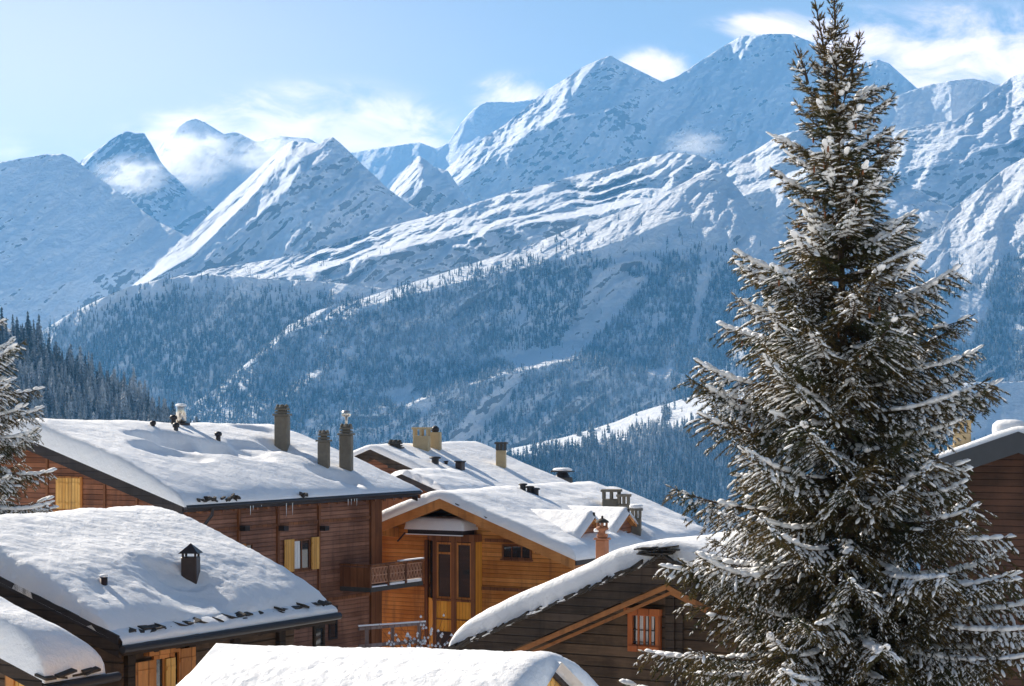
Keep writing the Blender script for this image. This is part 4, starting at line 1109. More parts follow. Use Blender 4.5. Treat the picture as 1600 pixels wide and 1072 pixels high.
# bay canopy with its own snow
xL, xR = bx_(637, 840, yo - .45)[0], bx_(722, 835, yo - .45)[0]
can = MB().box((xL, yo - .45, zt_ + .285), (xR, h.yf - .003, zt_ + .45)).build('bay_canopy', W_VERGE, h.e)
X, Y = np.meshgrid(np.linspace(xL - .1, xR + .12, 44), np.linspace(yo - .55, h.yf - .01, 26))
d_ = np.minimum(np.minimum(X - xL + .1, xR + .12 - X), Y - yo + .55); k_ = np.clip(d_ / .3, 0, 1)
t_ = .46 * (1 - (1 - k_) ** 2.4) ** (1 / 2.4) + .05 * fbm(X * 1.5, Y * 1.5, 4.4, 3) * k_
V = np.concatenate([np.stack([X, Y, zt_ + .455 + t_], -1).reshape(-1, 3), np.stack([X, Y, X * 0 + zt_ + .453], -1).reshape(-1, 3)])
f = grid_faces(*X.shape); N = X.size
link('snow_cap', np_mesh('snow_cap', V, [f, f[:, ::-1] + N], SNOW, True), can)
MB().box((xL - .05, yo - .52, zt_ + .25), (xR + .02, yo - .4, zt_ + .284)).build('canopy_edge', SNOW, can)
MB().bar((cl - .5, yo - .3, zt_ + .30), (cl - .85, yo - .3, zt_ - .05), .05, .05).build('canopy_strut', W_VERGE, can)
# chimneys
p = up(952, 796, .35); stack(h, (p[0], p[1] + .2, p[2]), zt(p, 764), .72, .62, CONC, 'slots'); 
p2 = (p[0] + .62, p[1] + .1, p[2] - .2); stack(h, p2, zt(p, 771), .46, .5, CONC, 'slots')
p = up(994, 832, .3); c_ = stack(h, p, zt(p, 793), .40, .40, CONC, 'slots'); snow_cap(c_, (p[0], p[1], zt(p, 793) - .02), .26, .26, .16)
for px, py, tp_ in ((817, 768, 755), (828, 772, 759), (837, 775, 762)):
    p = up(px, py, .33); vent(h, p, zt(p, tp_), .12, METAL_D)
# dormers: little gables looking down the slope
def dormer(px, py, wd, name='dormer'):
    pk = up(px, py, 1.15); x, y = pk[0], pk[1]
    zp = pk[2]; hw_ = wd / 2; dr = hw_ * .62; xb = max(0.3, (h.zr - zp) / h.tp - .1)
    d = MB().prism([(y - hw_ + .12, h.rz(x) - .6), (y + hw_ - .12, h.rz(x) - .6), (y + hw_ - .12, zp - dr), (y, zp - .12), (y - hw_ + .12, zp - dr)], 'x', xb + .3, x - .22).build(name, W_GABLE, h.e)
    rfm = MB()
    rfm.prism([(y - hw_, zp - dr - .02), (y, zp), (y + hw_, zp - dr - .02), (y + hw_, zp - dr - .12), (y, zp - .11), (y - hw_, zp - dr - .12)], 'x', xb, x)
    rfm.build('dormer_roof', W_TRIM, d)
    X, Y = np.meshgrid(np.linspace(xb - .4, x + .06, 26), np.linspace(y - hw_ - .05, y + hw_ + .05, 31))
    dd = np.minimum(x + .06 - X, np.minimum(Y - y + hw_ + .05, y + hw_ + .05 - Y)); kk = np.clip(dd / .16, 0, 1)
    bz = zp - np.abs(Y - y) * .62 + .004; t_ = .24 * (1 - (1 - kk) ** 2.4) ** (1 / 2.4)
    V = np.concatenate([np.stack([X, Y, bz + t_], -1).reshape(-1, 3), np.stack([X, Y, bz - .002], -1).reshape(-1, 3)]); f = grid_faces(*X.shape)
    link('dormer_snow', np_mesh('dormer_snow', V, [f, f[:, ::-1] + X.size], SNOW, True), d)
    g_ = MB().box((x - .218, y - .22, zp - dr - .35), (x - .19, y + .22, zp - dr + .06)); g_.build('dormer_window', GLASS, d)
    cap = MB().lathe((x, y, zp - .1), [(.05, 0), (.05, .25), (.001, .3)], 8); cap.build('finial', W_VERGE, d)
dormer(928, 808, 2.5); dormer(982, 802, 2.5)
# low snowy roof corner and metal hood between the two chalets are part of the back house

# ================================================================== back chalet
h = House('chalet', 'chalet farthest back whose streaked snow roof carries cream twin chimneys', P(580, 702, 95), 30, 9.2, 6.0, 6.4, 20.5, BASE)
H7 = h
h.body(W_BROWN, 1.0, 1.0, 1.6, 0.8); h.roof(W_OLD, 0.18); h.verge(W_OLD, 0.42, .07)
h.snow(0.32, 0.18, 0.7, 0.12, 0.1, (), 0.13, 0.02, seed=6.4, rbig=.3, lump=.8)
p = up(626, 701, .3); stack(h, (p[0] - .3, p[1], p[2]), zt(p, 687), .62, .6, CONC_D, 'louvre')
p = up(659, 702, .25); pz = zt(p, 667); c_ = stack(h, p, pz, .74, .7, CREAM, 'slots')
p2 = up(680, 702, .25); c2 = stack(h, p2, zt(p2, 675), .56, .5, CREAM, 'plain')
MB().lathe((p2[0], p2[1], zt(p2, 675)), [(.13, 0), (.2, .06), (.19, .2), (.08, .28), (.001, .3)], 10).build('cowl', METAL_D, c2)
p = up(783, 731, .25); stack(h, p, zt(p, 690), .46, .44, CREAM, 'slots', cap_m=CONC_D)
p = up(680, 727, .25); vent(h, p, zt(p, 713), .17)
p = up(697, 727, .25); vent(h, p, zt(p, 720), .08)
p = up(719, 736, .25); o = MB().cbox((p[0] - .17, p[1] - .17, p[2] - .5), (p[0] + .17, p[1] + .17, zt(p, 722)), .02).build('vent_box', METAL_B, h.e)
MB().cbox((p[0] - .21, p[1] - .21, zt(p, 722)), (p[0] + .21, p[1] + .21, zt(p, 720)), .02).build('cowl', METAL_D, o)

# ================================================================== low dark outbuilding peeping between the brown and the orange chalet
h = House('outbuilding', 'low dark outbuilding roof with lumpy snow squeezed between brown and orange chalets', P(628, 742, 88), 30, 4, 3.2, 2.5, 20, BASE, 'outbuilding')
h.body(W_POST, .4, .4, .4, .4); h.roof(W_VERGE, .14); h.verge(W_VERGE, .25, .06)
h.snow(.3, .2, .5, .05, -.1, (), .12, .05, seed=9.9, lump=2.5, edge=.25)

# ================================================================== chalet with a snow covered cowl beyond the orange ridge
h = House('chalet', 'chalet almost hidden beyond the orange chalet ridge, showing only a snow topped dark chimney', P(850, 775, 108), 30, 8, 5, 5, 20, BASE)
h.body(W_BROWN, .8, .8, .8, .8); h.roof(W_POST, .16); h.verge(W_POST, .3, .06)
h.snow(.35, .2, .7, .1, .1, (), .15, .02, seed=12.2)
p = h.loc(P(879, 770, 111)); tz_ = (HOR - 737) / F * 111 - h.base
o = MB().cbox((p[0] - .42, p[1] - .42, p[2] - 1.5), (p[0] + .42, p[1] + .42, tz_ - .3), .05).build('chimney', CONC_D, h.e)
MB().lathe((p[0], p[1], tz_ - .3), [(.42, 0), (.36, .12), (.25, .3)], 10).build('cowl', METAL_D, o)
MB().cbox((p[0] - .5, p[1] - .5, tz_ - .02), (p[0] + .5, p[1] + .5, tz_ + .05), .03).build('chimney_cap', METAL_D, o)
snow_cap(o, (p[0], p[1], tz_ + .05), .46, .46, .16)

# ================================================================== dark old chalet in front of the spruce
h = House('chalet', 'dark weathered log chalet with slate verge and one orange framed barred window', P(1040, 871, 48), 30, 6.5, 5.75, 4.8, 23.5, BASE)
H5 = h
h.body(W_DARK, 0.9, 0.9, 1.0, 0.6)
h.roof(W_OLD, 0.18)
h.verge(W_OLD, 0.62, 0.06, back=False)
h.verge(W_OCHRE, 0.12, 0.10, 'verge_trim', drop=0.66, y=0.12, back=False)
h.verge(W_OCHRE, 0.08, 0.10, 'verge_trim', drop=0.84, y=0.35, back=False)
h.snow(0.70, 0.24, 1.3, 0.06, 0.22, (), 0.08, 0.025, seed=7.7, rbig=1.1, lump=.7)
# slates poking out along the verge
sm_ = MB(); sr = random.Random(21); al = math.atan(h.tp)
for sg, W_ in ((-1, h.wl), (1, h.wr)):
    q = 0.0
    while q < W_ / math.cos(al) - .05:
        l = sr.uniform(.10, .36)
        for k in range(sr.choice((1, 1, 2, 2, 3))):
            cx = sg * (q + l / 2) * math.cos(al); cz = h.zr - (q + l / 2) * math.sin(al) + .05 + .035 * k + sr.uniform(-.012, .012)
            tl = al * sg + sr.uniform(-.16, .16) + .12 * sg
            sm_.obox((cx, sr.uniform(-.02, .14), cz), (l / 2 * math.cos(tl), 0, -l / 2 * math.sin(tl)), (0, sr.uniform(.18, .30), 0), (0, 0, sr.uniform(.016, .034)))
        q += l * sr.uniform(.75, 1.0)
for k in range(16):
    sm_.obox((sr.uniform(-.5, .15), sr.uniform(-.12, .1), h.zr + .07 + .035 * (k // 3) + sr.uniform(-.01, .01)), (sr.uniform(.12, .3), 0, sr.uniform(-.03, .05)), (0, sr.uniform(.1, .25), 0), (0, 0, .016))
sm_.build('slate_edge', SLATE, h.r)
ms = MB()
for k in range(30):
    q = sr.uniform(.3, h.wl - .4)
    ms.obox((-q, sr.uniform(-.2, -.05), h.rz(q) + sr.uniform(.03, .08)), (sr.uniform(.05, .14), 0, sr.uniform(.02, .05)), (0, .06, 0), (0, 0, .012))
ms.build('slate_snow', SNOW, h.r)
fw = h.front(h.yf)
a0, za = h.fpx(h.yf, 983, 1014); a1, zb = h.fpx(h.yf, 1034, 955)
W_RED = m_planks('orange_window_timber', (0.30, 0.075, 0.02), (0.50, 0.16, 0.05), .3, True, groove=.2)
w_ = window(h, fw, a0, a1, za, zb, W_RED, .13, 0, 0, curtain=[(.22, .30), (.34, .46), (.53, .60), (.64, .78)], out=.09, sill=False)
b_ = MB(); wbox(b_, fw, a0 - .08, a1 + .06, zb - .10, zb + .05, .091, .14); b_.build('lintel', W_RED, w_); wbox(MB(), fw, a0 + .02, a1 - .02, za - .04, za + .1, .091, .13).build('sill', W_RED, w_)
b_ = MB()
for f_ in (.32, .50, .68): wbox(b_, fw, a0 + (a1 - a0) * f_ - .022, a0 + (a1 - a0) * f_ + .022, za + .1, zb - .1, .03, .07)
b_.build('window_bar', W_RED, w_)
b_ = MB(); zc = (za + zb) / 2; wbox(b_, fw, a0 + .13, a1 - .13, zc - .012, zc + .012, .026, .04); wbox(b_, fw, a0 + .13, a1 - .13, za + .18, za + .2, .026, .04); b_.build('glazing_bar', W_VERGE, w_)
for px in (1050, 1062):
    a, _ = h.fpx(h.yf, px, 960)
    wbox(MB(), fw, a - .13, a + .10, .2, h.rz(a) - .2, .003, .10 if px == 1050 else .05).build('wall_post', W_OLD, h.e)
for a in (-3.6, -1.9, 0.05):
    MB().box((a - .13, .25, h.rz(a) - .52), (a + .13, h.yf - .003, h.rz(a) - .22)).build('purlin', W_OLD, h.e)
for k in range(7):
    z = 1.6 + k * .9
    if z < h.rz(3.5) - .3: wbox(MB(), fw, h.xl - .18, h.xl + .0, z, z + .22, -.4, .14).build('log_end', W_OLD, h.e)
# terracotta chimney on the far slope
pw = P(941, 866, 51.5); p = h.loc(pw); tz_ = (HOR - 812) / F * 51.5 - h.base; b0 = p[2] - 1.2; Hc = tz_ - p[2]
o = MB().cbox((p[0] - .13, p[1] - .13, b0), (p[0] + .13, p[1] + .13, p[2] + Hc * .42), .02).build('chimney', TERRA, h.e)
c_ = MB(); zq = p[2] + Hc * .42
c_.cbox((p[0] - .17, p[1] - .17, zq), (p[0] + .17, p[1] + .17, zq + .05), .02)
c_.lathe((p[0], p[1], zq + .05), [(.12, 0), (.15, .05), (.12, .1), (.10, .16), (.15, .20), (.165, .24), (.13, .28), (.10, .30)], 12)
for k in range(4):
    t = k * math.pi / 2 + .4; c_.tube([(p[0] + .11 * math.cos(t), p[1] + .11 * math.sin(t), zq + .3), (p[0] + .11 * math.cos(t), p[1] + .11 * math.sin(t), zq + .44)], .03, 6)
c_.build('chimney_pot', TERRA, o)
MB().lathe((p[0], p[1], zq + .43), [(.17, 0), (.16, .04), (.08, .09), (.03, .11), (.03, .16), (.001, .18)], 12).build('cowl', SLATE, o)
snow_cap(o, (p[0] - .12, p[1] - .06, zq + .20), .07, .07, .09); snow_cap(o, (p[0] + .16, p[1], zq + .16), .06, .06, .09)

# ================================================================== snow roof right in front
h = House('shed', 'nearest building, a thick smooth snow roof with a bright yellow timber gable corner', P(846, 1033, 28), -66, 4.9, 3.4, 3.4, 27, BASE, 'shed')
H4 = h
h.body(W_YELLOW, 0.5, 0.5, 0.45, 0.4)
h.roof(W_YELLOW, 0.12)
h.verge(W_VERGE, 0.10, 0.05, back=False)
h.verge(W_YELLOW, 0.16, 0.09, 'verge_trim', drop=0.105, y=0.12, back=False)
h.snow(0.42, 0.42, 0.9, 0.30, 0.15, (), 0.05, 0.05, grain=.024, seed=2.9, rbig=.9, lump=.5, rb=1.1, Tfun=lambda X, Y: 0.42 - 0.030 * np.clip(Y, 0, 6))
for a in (-1.2, 0.0, 1.2):
    MB().box((a - .08, .1, h.rz(a) - .33), (a + .08, h.yf - .003, h.rz(a) - .14)).build('purlin', W_YELLOW, h.e)

# ================================================================== chalet at the right edge
h = House('chalet', 'brown boarded chalet at the right edge with a dark grey fascia, behind the spruce', P(1592, 676, 60), 30, 9, 4.2, 5, 19, BASE)
H8 = h
h.body(W_RIGHT, 0.7, 0.7, 1.5, 0.6); h.roof(GREY_F, 0.16); h.verge(GREY_F, 0.62, 0.08, back=False)
h.snow(.24, .15, .6, .05, .05, (), .1, .02, seed=4.2, rbig=.3)
pw = P(1503, 690, 63.5); p = h.loc(pw); tz_ = (HOR - 655) / F * 63.5 - h.base
o = stack(h, p, tz_, .52, .5, CREAM, 'slots'); 
MB().cbox((p[0] - .42, p[1] - .36, p[2] - 1.5), (p[0] + .42, p[1] + .36, p[2] - .12), .03).build('chimney_base', CREAM, o)
p = h.loc(P(1582, 668, 60.5)); snow_cap(h.r, (p[0] - .1, .5, h.zr - .12), .5, .35, .50)

# ================================================================== snowy railing and shrub below the balcony
W_GREY = m_planks('silver_timber', (0.20, 0.14, 0.12), (0.36, 0.27, 0.24), .3, True, groove=.2)
D_ = 70.0
e = bpy.data.objects.new('railing', None); C.objects.link(e); a_ = P(560, 985, D_); gz = -11.2; e.location = (a_[0], a_[1], gz)
tag(e, 'grey timber railing topped with snow below the balcony of the brown chalet', 'railing')
q0, q1 = P(560, 983, D_) - np.array(e.location), P(665, 974, D_ + 1.2) - np.array(e.location)
MB().bar(q0, q1, .07, .09).build('top_rail', W_GREY, e)
MB().bar(q0 + (0, 0, .11), q1 + (0, 0, .07), .07, .05).build('rail_snow', SNOW, e)
l0, l1 = q0 - (0, 0, .6), q1 - (0, 0, .6); MB().bar(l0, l1, .08, .12).build('lower_rail', W_GREY, e)
for t in (.12, .5, .9):
    c = q0 * (1 - t) + q1 * t
    MB().box((c[0] - .06, c[1] + .05, -1.5), (c[0] + .06, c[1] + .16, c[2] + .02)).build('post', W_GREY, e)
rs = np.random.default_rng(8)
e = bpy.data.objects.new('shrub', None); C.objects.link(e); a_ = P(655, 990, D_ - .6); e.location = (a_[0], a_[1], gz)
tag(e, 'bare twiggy shrub holding clumps of snow against the orange chalet wall', 'shrub')
tw, sw = MB(), MB(); z1 = a_[2] - gz
for k in range(60):
    b = np.array([rs.normal() * .12, rs.normal() * .12, z1 - 1.6]); d = np.array([rs.normal() * .45, rs.normal() * .35, 1.0]); d /= np.linalg.norm(d)
    l = rs.uniform(1.2, 2.15); m_ = b + d * l * .55; t_ = m_ + (d + rs.normal(size=3) * .35) * l * .45
    tw.tube([b, m_, t_], [.018, .012, .005], 5)
    for j in range(2):
        c = m_ + (t_ - m_) * rs.uniform(.2, 1.0)
        sw.lathe(c, [(.001, -.03), (rs.uniform(.03, .065), 0), (.035, .04), (.001, .08)], 6)
tw.tube([(0, 0, -1.5), (0, 0, z1 - 1.5)], .05, 6)
tw.build('twigs', W_POST, e); tag(sw.build('snow_clumps', SNOW, e), kind='stuff')
# ------------------------------------------------------------------ spruces
def mat_needles():
    m, nt, b = mat('spruce_needles')
    t = attr(nt, 'tint')
    geo = nn(nt, 'ShaderNodeNewGeometry')
    n1 = noise(nt, geo.outputs['Position'], 1.1, 3, 0.6)
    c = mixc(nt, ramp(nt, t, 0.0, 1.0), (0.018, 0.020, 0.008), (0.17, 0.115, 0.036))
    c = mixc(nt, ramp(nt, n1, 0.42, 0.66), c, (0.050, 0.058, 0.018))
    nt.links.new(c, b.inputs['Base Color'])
    b.inputs['Roughness'].default_value = 0.55; b.inputs['Specular IOR Level'].default_value = 0.3
    tr = nn(nt, 'ShaderNodeBsdfTranslucent'); nt.links.new(c, tr.inputs['Color'])
    mx = nn(nt, 'ShaderNodeMixShader'); mx.inputs[0].default_value = 0.25
    nt.links.new(b.outputs[0], mx.inputs[1]); nt.links.new(tr.outputs[0], mx.inputs[2])
    nt.links.new(mx.outputs[0], nt.nodes['Material Output'].inputs['Surface'])
    return m
M_NEEDLE = mat_needles()
M_BARK = m_plain('spruce_bark', (0.075, 0.05, 0.035), 0.9, 0, 0.45, 12, 0.02)
M_CONE = m_plain('cone_scales', (0.22, 0.085, 0.032), 0.7, 0, 0.35, 40)
def mat_tree_snow():
    m, nt, b = mat('branch_snow')
    b.inputs['Base Color'].default_value = (0.92, 0.92, 0.92, 1); b.inputs['Roughness'].default_value = 0.7
    b.inputs['Specular IOR Level'].default_value = 0.2
    return m
M_TSNOW = mat_tree_snow()

def shoot_proto(rng, spikes=8):
    V, Fc = [], []
    for k in range(2):                       # slim core
        a = k * math.pi / 2 + 0.4; c, s = math.cos(a), math.sin(a); n = len(V)
        V += [(0, 0, 0), (0.4, -.13 * c, -.13 * s), (1.0, 0, 0), (0.4, .13 * c, .13 * s)]
        Fc += [(n, n + 1, n + 2), (n, n + 2, n + 3)]
    for i in range(spikes):
        a = i * 2.39996 + rng.uniform(-.3, .3); x = 0.02 + 0.72 * i / spikes; c, s = math.cos(a), math.sin(a); n = len(V)
        w = 0.075
        V += [(x - .02, -w * s, w * c), (x - .02, w * s, -w * c), (x + rng.uniform(.26, .38), .52 * c * rng.uniform(.8, 1.1), .52 * s * rng.uniform(.8, 1.1))]
        Fc += [(n, n + 1, n + 2)]
    return np.array(V), np.array(Fc)

def lump_proto(sub=0):
    if sub == 0:
        V = np.array([(0, 0, .1), (.5, -.5, 0), (1, 0, .05), (.5, .5, 0), (.42, 0, .62), (.5, 0, -.12)], float)
        Fc = np.array([(0, 1, 4), (1, 2, 4), (2, 3, 4), (3, 0, 4), (1, 0, 5), (2, 1, 5), (3, 2, 5), (0, 3, 5)])
        return V, Fc
    bm = bmesh.new(); bmesh.ops.create_icosphere(bm, subdivisions=2, radius=0.5)
    V = np.array([v.co[:] for v in bm.verts]); Fc = np.array([[v.index for v in f.verts] for f in bm.faces]); bm.free()
    V = V * (1 + 0.14 * perlin(V[:, 0] * 3 + 5, V[:, 1] * 3, V[:, 2] * 3))[:, None]
    V[:, 0] += .5; V[:, 2] = np.where(V[:, 2] < 0, V[:, 2] * .45, V[:, 2] * 1.1)
    return V, Fc

def place(proto, Pp, Dd, Ln, Wd, Hh_=None, roll=None):
    """instances of a proto whose x runs along Dd, merged into one vertex/face array"""
    V, Fc = proto
    up = np.array([0, 0, 1.0])
    S = np.cross(Dd, up); S /= (np.linalg.norm(S, axis=1)[:, None] + 1e-6)
    U = np.cross(S, Dd)
    if roll is not None:
        c, s = np.cos(roll)[:, None], np.sin(roll)[:, None]; S, U = S * c + U * s, U * c - S * s
    H_ = Wd if Hh_ is None else Hh_
    out = (Pp[:, None] + V[None, :, 0:1] * (Dd * Ln[:, None])[:, None] + V[None, :, 1:2] * (S * Wd[:, None])[:, None] + V[None, :, 2:3] * (U * H_[:, None])[:, None])
    f = Fc[None] + (np.arange(len(Pp)) * len(V))[:, None, None]
    return out.reshape(-1, 3), f.reshape(-1, 3)

def merge_parts(parts):
    Vs, Fs, n = [], [], 0
    for v, f in parts: Vs.append(v); Fs.append(f + n); n += len(v)
    return np.concatenate(Vs), np.concatenate(Fs)

def norm(a): return a / (np.linalg.norm(a, axis=-1, keepdims=True) + 1e-9)

def spruce(label, D, axis, prof, base_z, py_low, seed, leaders=(), step=0.25, dens=1.0, cones=0, snowy=0.0, keepout=None):
    """axis: [(px,py) top, (px,py) low]; prof: (py, crown radius in photo pixels)"""
    rng = np.random.default_rng(seed); sc_ = D / F
    top, low = P(*axis[0], D), P(*axis[1], D)
    zt_, zl = top[2], (HOR - py_low) * sc_
    org = np.array([low[0], D, base_z])
    ax = lambda z: np.array([top[0] + (low[0] - top[0]) * (top[2] - z) / (top[2] - low[2]), D + 0 * z, z]) - org
    rad = lambda z: np.interp(HOR - z / sc_, [p[0] for p in prof], [p[1] for p in prof]) * sc_
    e = bpy.data.objects.new('spruce', None); C.objects.link(e); e.location = org
    tag(e, label, 'spruce')
    tb = MB(); H_ = zt_ - base_z
    zz = np.linspace(base_z - .3, zt_, 26)
    tb.tube([ax(z) for z in zz], [0.012 + 0.20 * max(0, (zt_ - z) / H_) ** 1.1 for z in zz], 10)
    limbs = MB()
    sp, sd, sl, st = [], [], [], []           # shoots
    lp, ld, ll, lw = [], [], [], []           # big snow lumps
    branches = []
    z = zt_ - 0.25
    while z > zl:
        r = rad(z); u = (zt_ - z) / (zt_ - zl)
        r = rad(z + r * np.interp(u, [0, .2, .5, .85], [.85, .6, .25, 0]))
        nb = 5 + int(r > .35) + int(r > 1.2) + int(r > 2.0)
        a0 = rng.uniform(0, 6.28)
        for k in range(nb):
            a = a0 + 6.283 * k / nb + rng.normal() * .22
            branches.append((z + rng.uniform(-.1, .1), a, r * rng.choice([.45, .6, .72, .82, .92, 1.0, 1.07]) + .05, 0))
        z -= step * (0.75 + 0.6 * min(1, r / 2)) * rng.uniform(.85, 1.15)
    main_axis = ax
    starts = [(main_axis(b[0]), b[0], b[1], b[2]) for b in branches]
    for (q0, q1) in leaders:                  # slim extra leaders beside the top, with short whorls
        a_, b_ = P(*q0, D) - org, P(*q1, D) - org
        m_ = (a_ + b_) / 2 + np.array([(a_[0] - b_[0]) * .25, 0, -.1])
        tb.tube([a_, m_, b_], [.03, .02, .009], 6)
        L0 = np.linalg.norm(b_ - a_)
        for t in np.arange(.25, .93, .17 / L0):
            c = a_ * (1 - t) ** 2 + 2 * m_ * t * (1 - t) + b_ * t * t
            for k in range(4): starts.append((c, c[2] + org[2], rng.uniform(0, 6.28), .30 * (1.12 - t) * rng.uniform(.5, 1.1)))
        for t in np.arange(.1, 1.0, .035 / L0):
            c = a_ * (1 - t) ** 2 + 2 * m_ * t * (1 - t) + b_ * t * t
            aa = rng.uniform(0, 6.28); sp.append(c[None]); sd.append(norm(np.array([[.35 * math.cos(aa), .35 * math.sin(aa), 1.0]]))); sl.append(np.array([.07])); st.append(np.array([.5]))
    for b0, zb, a, Lr in starts:
        u = np.clip((zt_ - zb) / (zt_ - zl), 0, 1)
        p0 = R(np.interp(u, [0, .06, .18, .4, .7, 1], [58, 46, 22, -2, -16, -22]) + rng.normal() * 6)
        p1 = R(np.interp(u, [0, .06, .18, .4, .7, 1], [62, 52, 42, 36, 24, 4]) + rng.normal() * 9)
        L = Lr * 1.08; n = 12; s = np.linspace(0, 1, n)
        pit = p0 + (p1 - p0) * s ** 1.25
        bend = a + rng.normal() * .18 * s
        dv = np.stack([np.cos(pit) * np.sin(bend), np.cos(pit) * np.cos(bend), np.sin(pit)], -1)
        for _ in range(5):
            step_ = L / (n - 1)
            pts = b0 + np.concatenate([[np.zeros(3)], np.cumsum(dv[:-1] * step_, 0)])
            if not keepout: break
            gx_, gz_ = pts[:, 0] + org[0], pts[:, 2] + org[2]      # a gap in the crown where limbs have broken off
            if not any(np.any((gx_ > k_[0]) & (gx_ < k_[1]) & (gz_ > k_[2]) & (gz_ < k_[3])) for k_ in keepout): break
            L *= .86
        limbs.tube(pts, list(np.linspace(.010 + .013 * L, .004, n)), 5, cap=False)
        # shoots along the limb itself
        m_ = max(3, int(L / .045 * dens)); t = rng.uniform(.06, 1, m_)
        c = np.stack([np.interp(t, s, pts[:, i]) for i in range(3)], -1); d = np.stack([np.interp(t, s, dv[:, i]) for i in range(3)], -1)
        rnd = norm(rng.normal(size=(m_, 3)))
        sp.append(c); sd.append(norm(d * .9 + rnd * .65)); sl.append(rng.uniform(.06, .12, m_)); st.append(rng.uniform(.1, .8, m_))
        sp.append(pts[-1:]); sd.append(dv[-1:]); sl.append(np.array([.15])); st.append(np.array([.8]))
        if L < .28: continue
        # side twigs, hanging more on the old low limbs
        ds = .058 / L / dens; ts = np.arange(.10, .985, ds); side = np.where(np.arange(len(ts)) % 2 == 0, 1.0, -1.0)
        hang = np.interp(u, [0, .15, .4, 1], [.05, -.10, -.34, -.55])
        for t, sg in zip(ts, side):
            c = np.array([np.interp(t, s, pts[:, i]) for i in range(3)]); d = norm(np.array([np.interp(t, s, dv[:, i]) for i in range(3)]))
            lat = norm(np.cross(d, (0, 0, 1.0))) * sg
            l2 = min(1.0, (.10 + .36 * (1 - t) ** .8 * min(1, t / .25 + .35)) * min(L, 2.6)) * rng.uniform(.6, 1.2)
            l2 = max(l2, .09)
            d2 = norm(d * rng.uniform(.45, .8) + lat * rng.uniform(.55, .95) + np.array([0, 0, hang + rng.normal() * .14]))
            k = max(2, int(l2 / .042)); tt = (np.arange(k) + rng.uniform(.2, .8, k)) / k
            sag = np.array([0, 0, -1.0]) * (l2 * .28 * (.4 + u))
            q = c + d2 * (l2 * tt)[:, None] + sag * (tt ** 2)[:, None]
            dd = norm(d2 + sag * (2 * tt)[:, None] / l2)
            perp = norm(np.cross(dd, np.array([0, 0, 1.0]))) * np.where(np.arange(k) % 2 == 0, 1.0, -1.0)[:, None]
            sp.append(q); sd.append(norm(dd * .8 + perp * rng.uniform(.3, .8, (k, 1)) + rng.normal(size=(k, 3)) * .16 + np.array([0, 0, -.12 * u])))
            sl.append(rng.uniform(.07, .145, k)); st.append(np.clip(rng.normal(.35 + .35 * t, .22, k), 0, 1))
            sp.append((c + d2 * l2 + sag)[None]); sd.append(dd[-1:]); sl.append(np.array([.12])); st.append(np.array([.75]))
            if l2 > .22: limbs.tube([c, c + d2 * l2 * .5 + sag * .25, c + d2 * l2 + sag], [.005, .004, .002], 3, cap=False)
            # snow cushions on the twig
            cl = perlin(b0[0] + a * 3 + t * 1.6, zb * 1.3, seed * .37)
            pr_ = np.clip(.27 + snowy + 1.6 * cl + .2 * (t - .5), 0.03, .97)
            for j in range(max(1, int(l2 / .11))):
                if rng.random() < pr_:
                    f_ = rng.uniform(0, .8); lp.append(c + d2 * l2 * f_ + sag * f_ * f_ + np.array([0, 0, .012])); ld.append(norm(d2 + sag * 2 * f_ / l2)); ll.append(rng.uniform(.10, .22)); lw.append(rng.uniform(.024, .05))
        # thick snow along the upper side of the limb
        t = .22
        while t < .97:
            cl = perlin(b0[0] + a * 3 + t * 1.6, zb * 1.3, seed * .37)
            wd = (.035 + .075 * (1 - abs(t - .6)) * min(1, L / 1.6)) * rng.uniform(.7, 1.25)
            if rng.random() < .58 + snowy + 2.2 * cl:
                c = np.array([np.interp(t, s, pts[:, i]) for i in range(3)]); d = norm(np.array([np.interp(t, s, dv[:, i]) for i in range(3)]))
                lp.append(c + np.array([rng.normal() * .035, rng.normal() * .035, .018])); ld.append(d); ll.append(rng.uniform(.14, .30) * min(1, .4 + L / 2)); lw.append(wd)
            t += .055 / L
    sp, sd, sl, st = np.concatenate(sp), np.concatenate(sd), np.concatenate(sl), np.concatenate(st)
    tb.build('trunk', M_BARK, e)
    protos = [shoot_proto(rng) for _ in range(3)]
    wh = rng.integers(0, 3, len(sp)); parts, tint = [], []
    for k in range(3):
        i = wh == k
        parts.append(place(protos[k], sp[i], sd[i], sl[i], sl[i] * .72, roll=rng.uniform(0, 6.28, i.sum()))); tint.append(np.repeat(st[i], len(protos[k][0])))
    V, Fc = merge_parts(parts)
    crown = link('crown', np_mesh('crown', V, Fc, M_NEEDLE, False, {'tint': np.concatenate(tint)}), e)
    limbs.build('limbs', M_BARK, crown)
    # snow on the shoots: clumpy, only where it could settle
    cl = fbm(sp[:, 0] * 1.5 + seed, sp[:, 1] * 1.5, sp[:, 2] * 1.5, 2)
    on = (rng.random(len(sp)) < np.clip(.25 + snowy + 1.3 * cl + .35 * (st - .4) - .45 * np.exp(-(np.hypot(sp[:, 0] - ax(0)[0], sp[:, 1]) / (.30 * rad(sp[:, 2] + org[2]) + .12)) ** 2), .02, .92)) & (np.abs(sd[:, 2]) < .85)
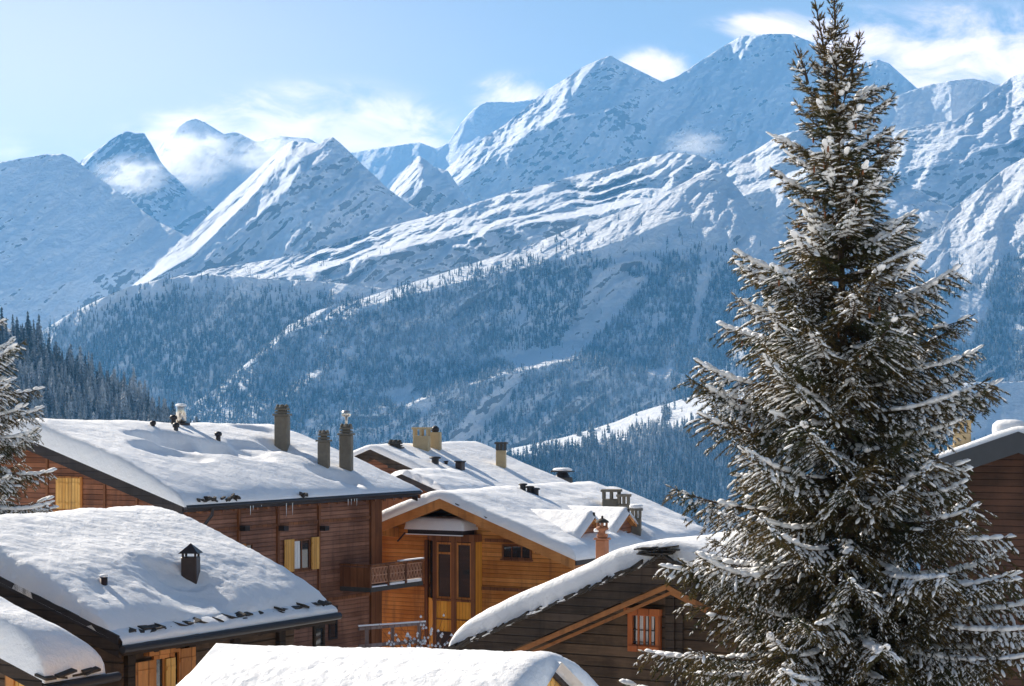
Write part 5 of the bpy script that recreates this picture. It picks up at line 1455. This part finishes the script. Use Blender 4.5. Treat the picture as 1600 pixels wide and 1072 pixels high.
    parts = [place(lump_proto(0), sp[on] + np.array([0, 0, .006]), sd[on], sl[on] * rng.uniform(.7, 1.0, on.sum()), sl[on] * rng.uniform(.16, .34, on.sum()), sl[on] * rng.uniform(.14, .28, on.sum()))]
    lp, ld, ll, lw = np.array(lp), np.array(ld), np.array(ll), np.array(lw)
    ok_ = np.abs(ld[:, 2]) < .66; lp, ld, ll, lw = lp[ok_], ld[ok_], ll[ok_], lw[ok_]
    parts.append(place(lump_proto(1), lp, ld, ll, lw * 1.5, lw * 1.15))
    V, Fc = merge_parts(parts)
    link('snow', np_mesh('snow', V, Fc, M_TSNOW, True), crown)
    if cones:
        i = rng.choice(len(sp), cones * 12, replace=False)
        zc = (HOR - (sp[i, 2] + org[2]) / sc_); ok = i[(zc > 130) & (zc < 720) & (rng.random(len(i)) < np.interp(zc, [130, 200, 330, 420, 720], [.3, 1, .8, .25, .12])) & (np.hypot(*(sp[i, :2] - ax(0)[:2]).T) > .25)][:cones]
        cm = MB()
        for j in ok:
            q = sp[j]; l = rng.uniform(.09, .14)
            cm.lathe((q[0], q[1], q[2] - l), [(.004, 0), (.017, l * .2), (.021, l * .55), (.014, l * .9), (.004, l)], 6)
        o = cm.build('cones', M_CONE, crown); tag(o, kind='stuff')
    print('spruce', len(branches), 'limbs', len(sp), 'shoots', len(lp), 'lumps')
    return e

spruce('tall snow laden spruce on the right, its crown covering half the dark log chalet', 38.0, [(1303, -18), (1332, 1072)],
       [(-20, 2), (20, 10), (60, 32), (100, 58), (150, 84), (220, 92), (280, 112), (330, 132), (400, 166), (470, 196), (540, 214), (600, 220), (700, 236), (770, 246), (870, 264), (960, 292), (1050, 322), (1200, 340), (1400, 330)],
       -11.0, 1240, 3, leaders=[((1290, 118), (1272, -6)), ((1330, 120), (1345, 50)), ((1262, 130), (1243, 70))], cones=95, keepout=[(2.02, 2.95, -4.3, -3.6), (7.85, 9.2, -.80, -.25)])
spruce('snow covered spruce cut by the left edge, standing before the brown chalet gable', 50.0, [(-38, 250), (-36, 1072)],
       [(240, 2), (480, 30), (515, 62), (560, 88), (640, 96), (750, 118), (850, 132), (1000, 150), (1300, 170)], -11.5, 1000, 8, step=.33, dens=.85, snowy=.22)
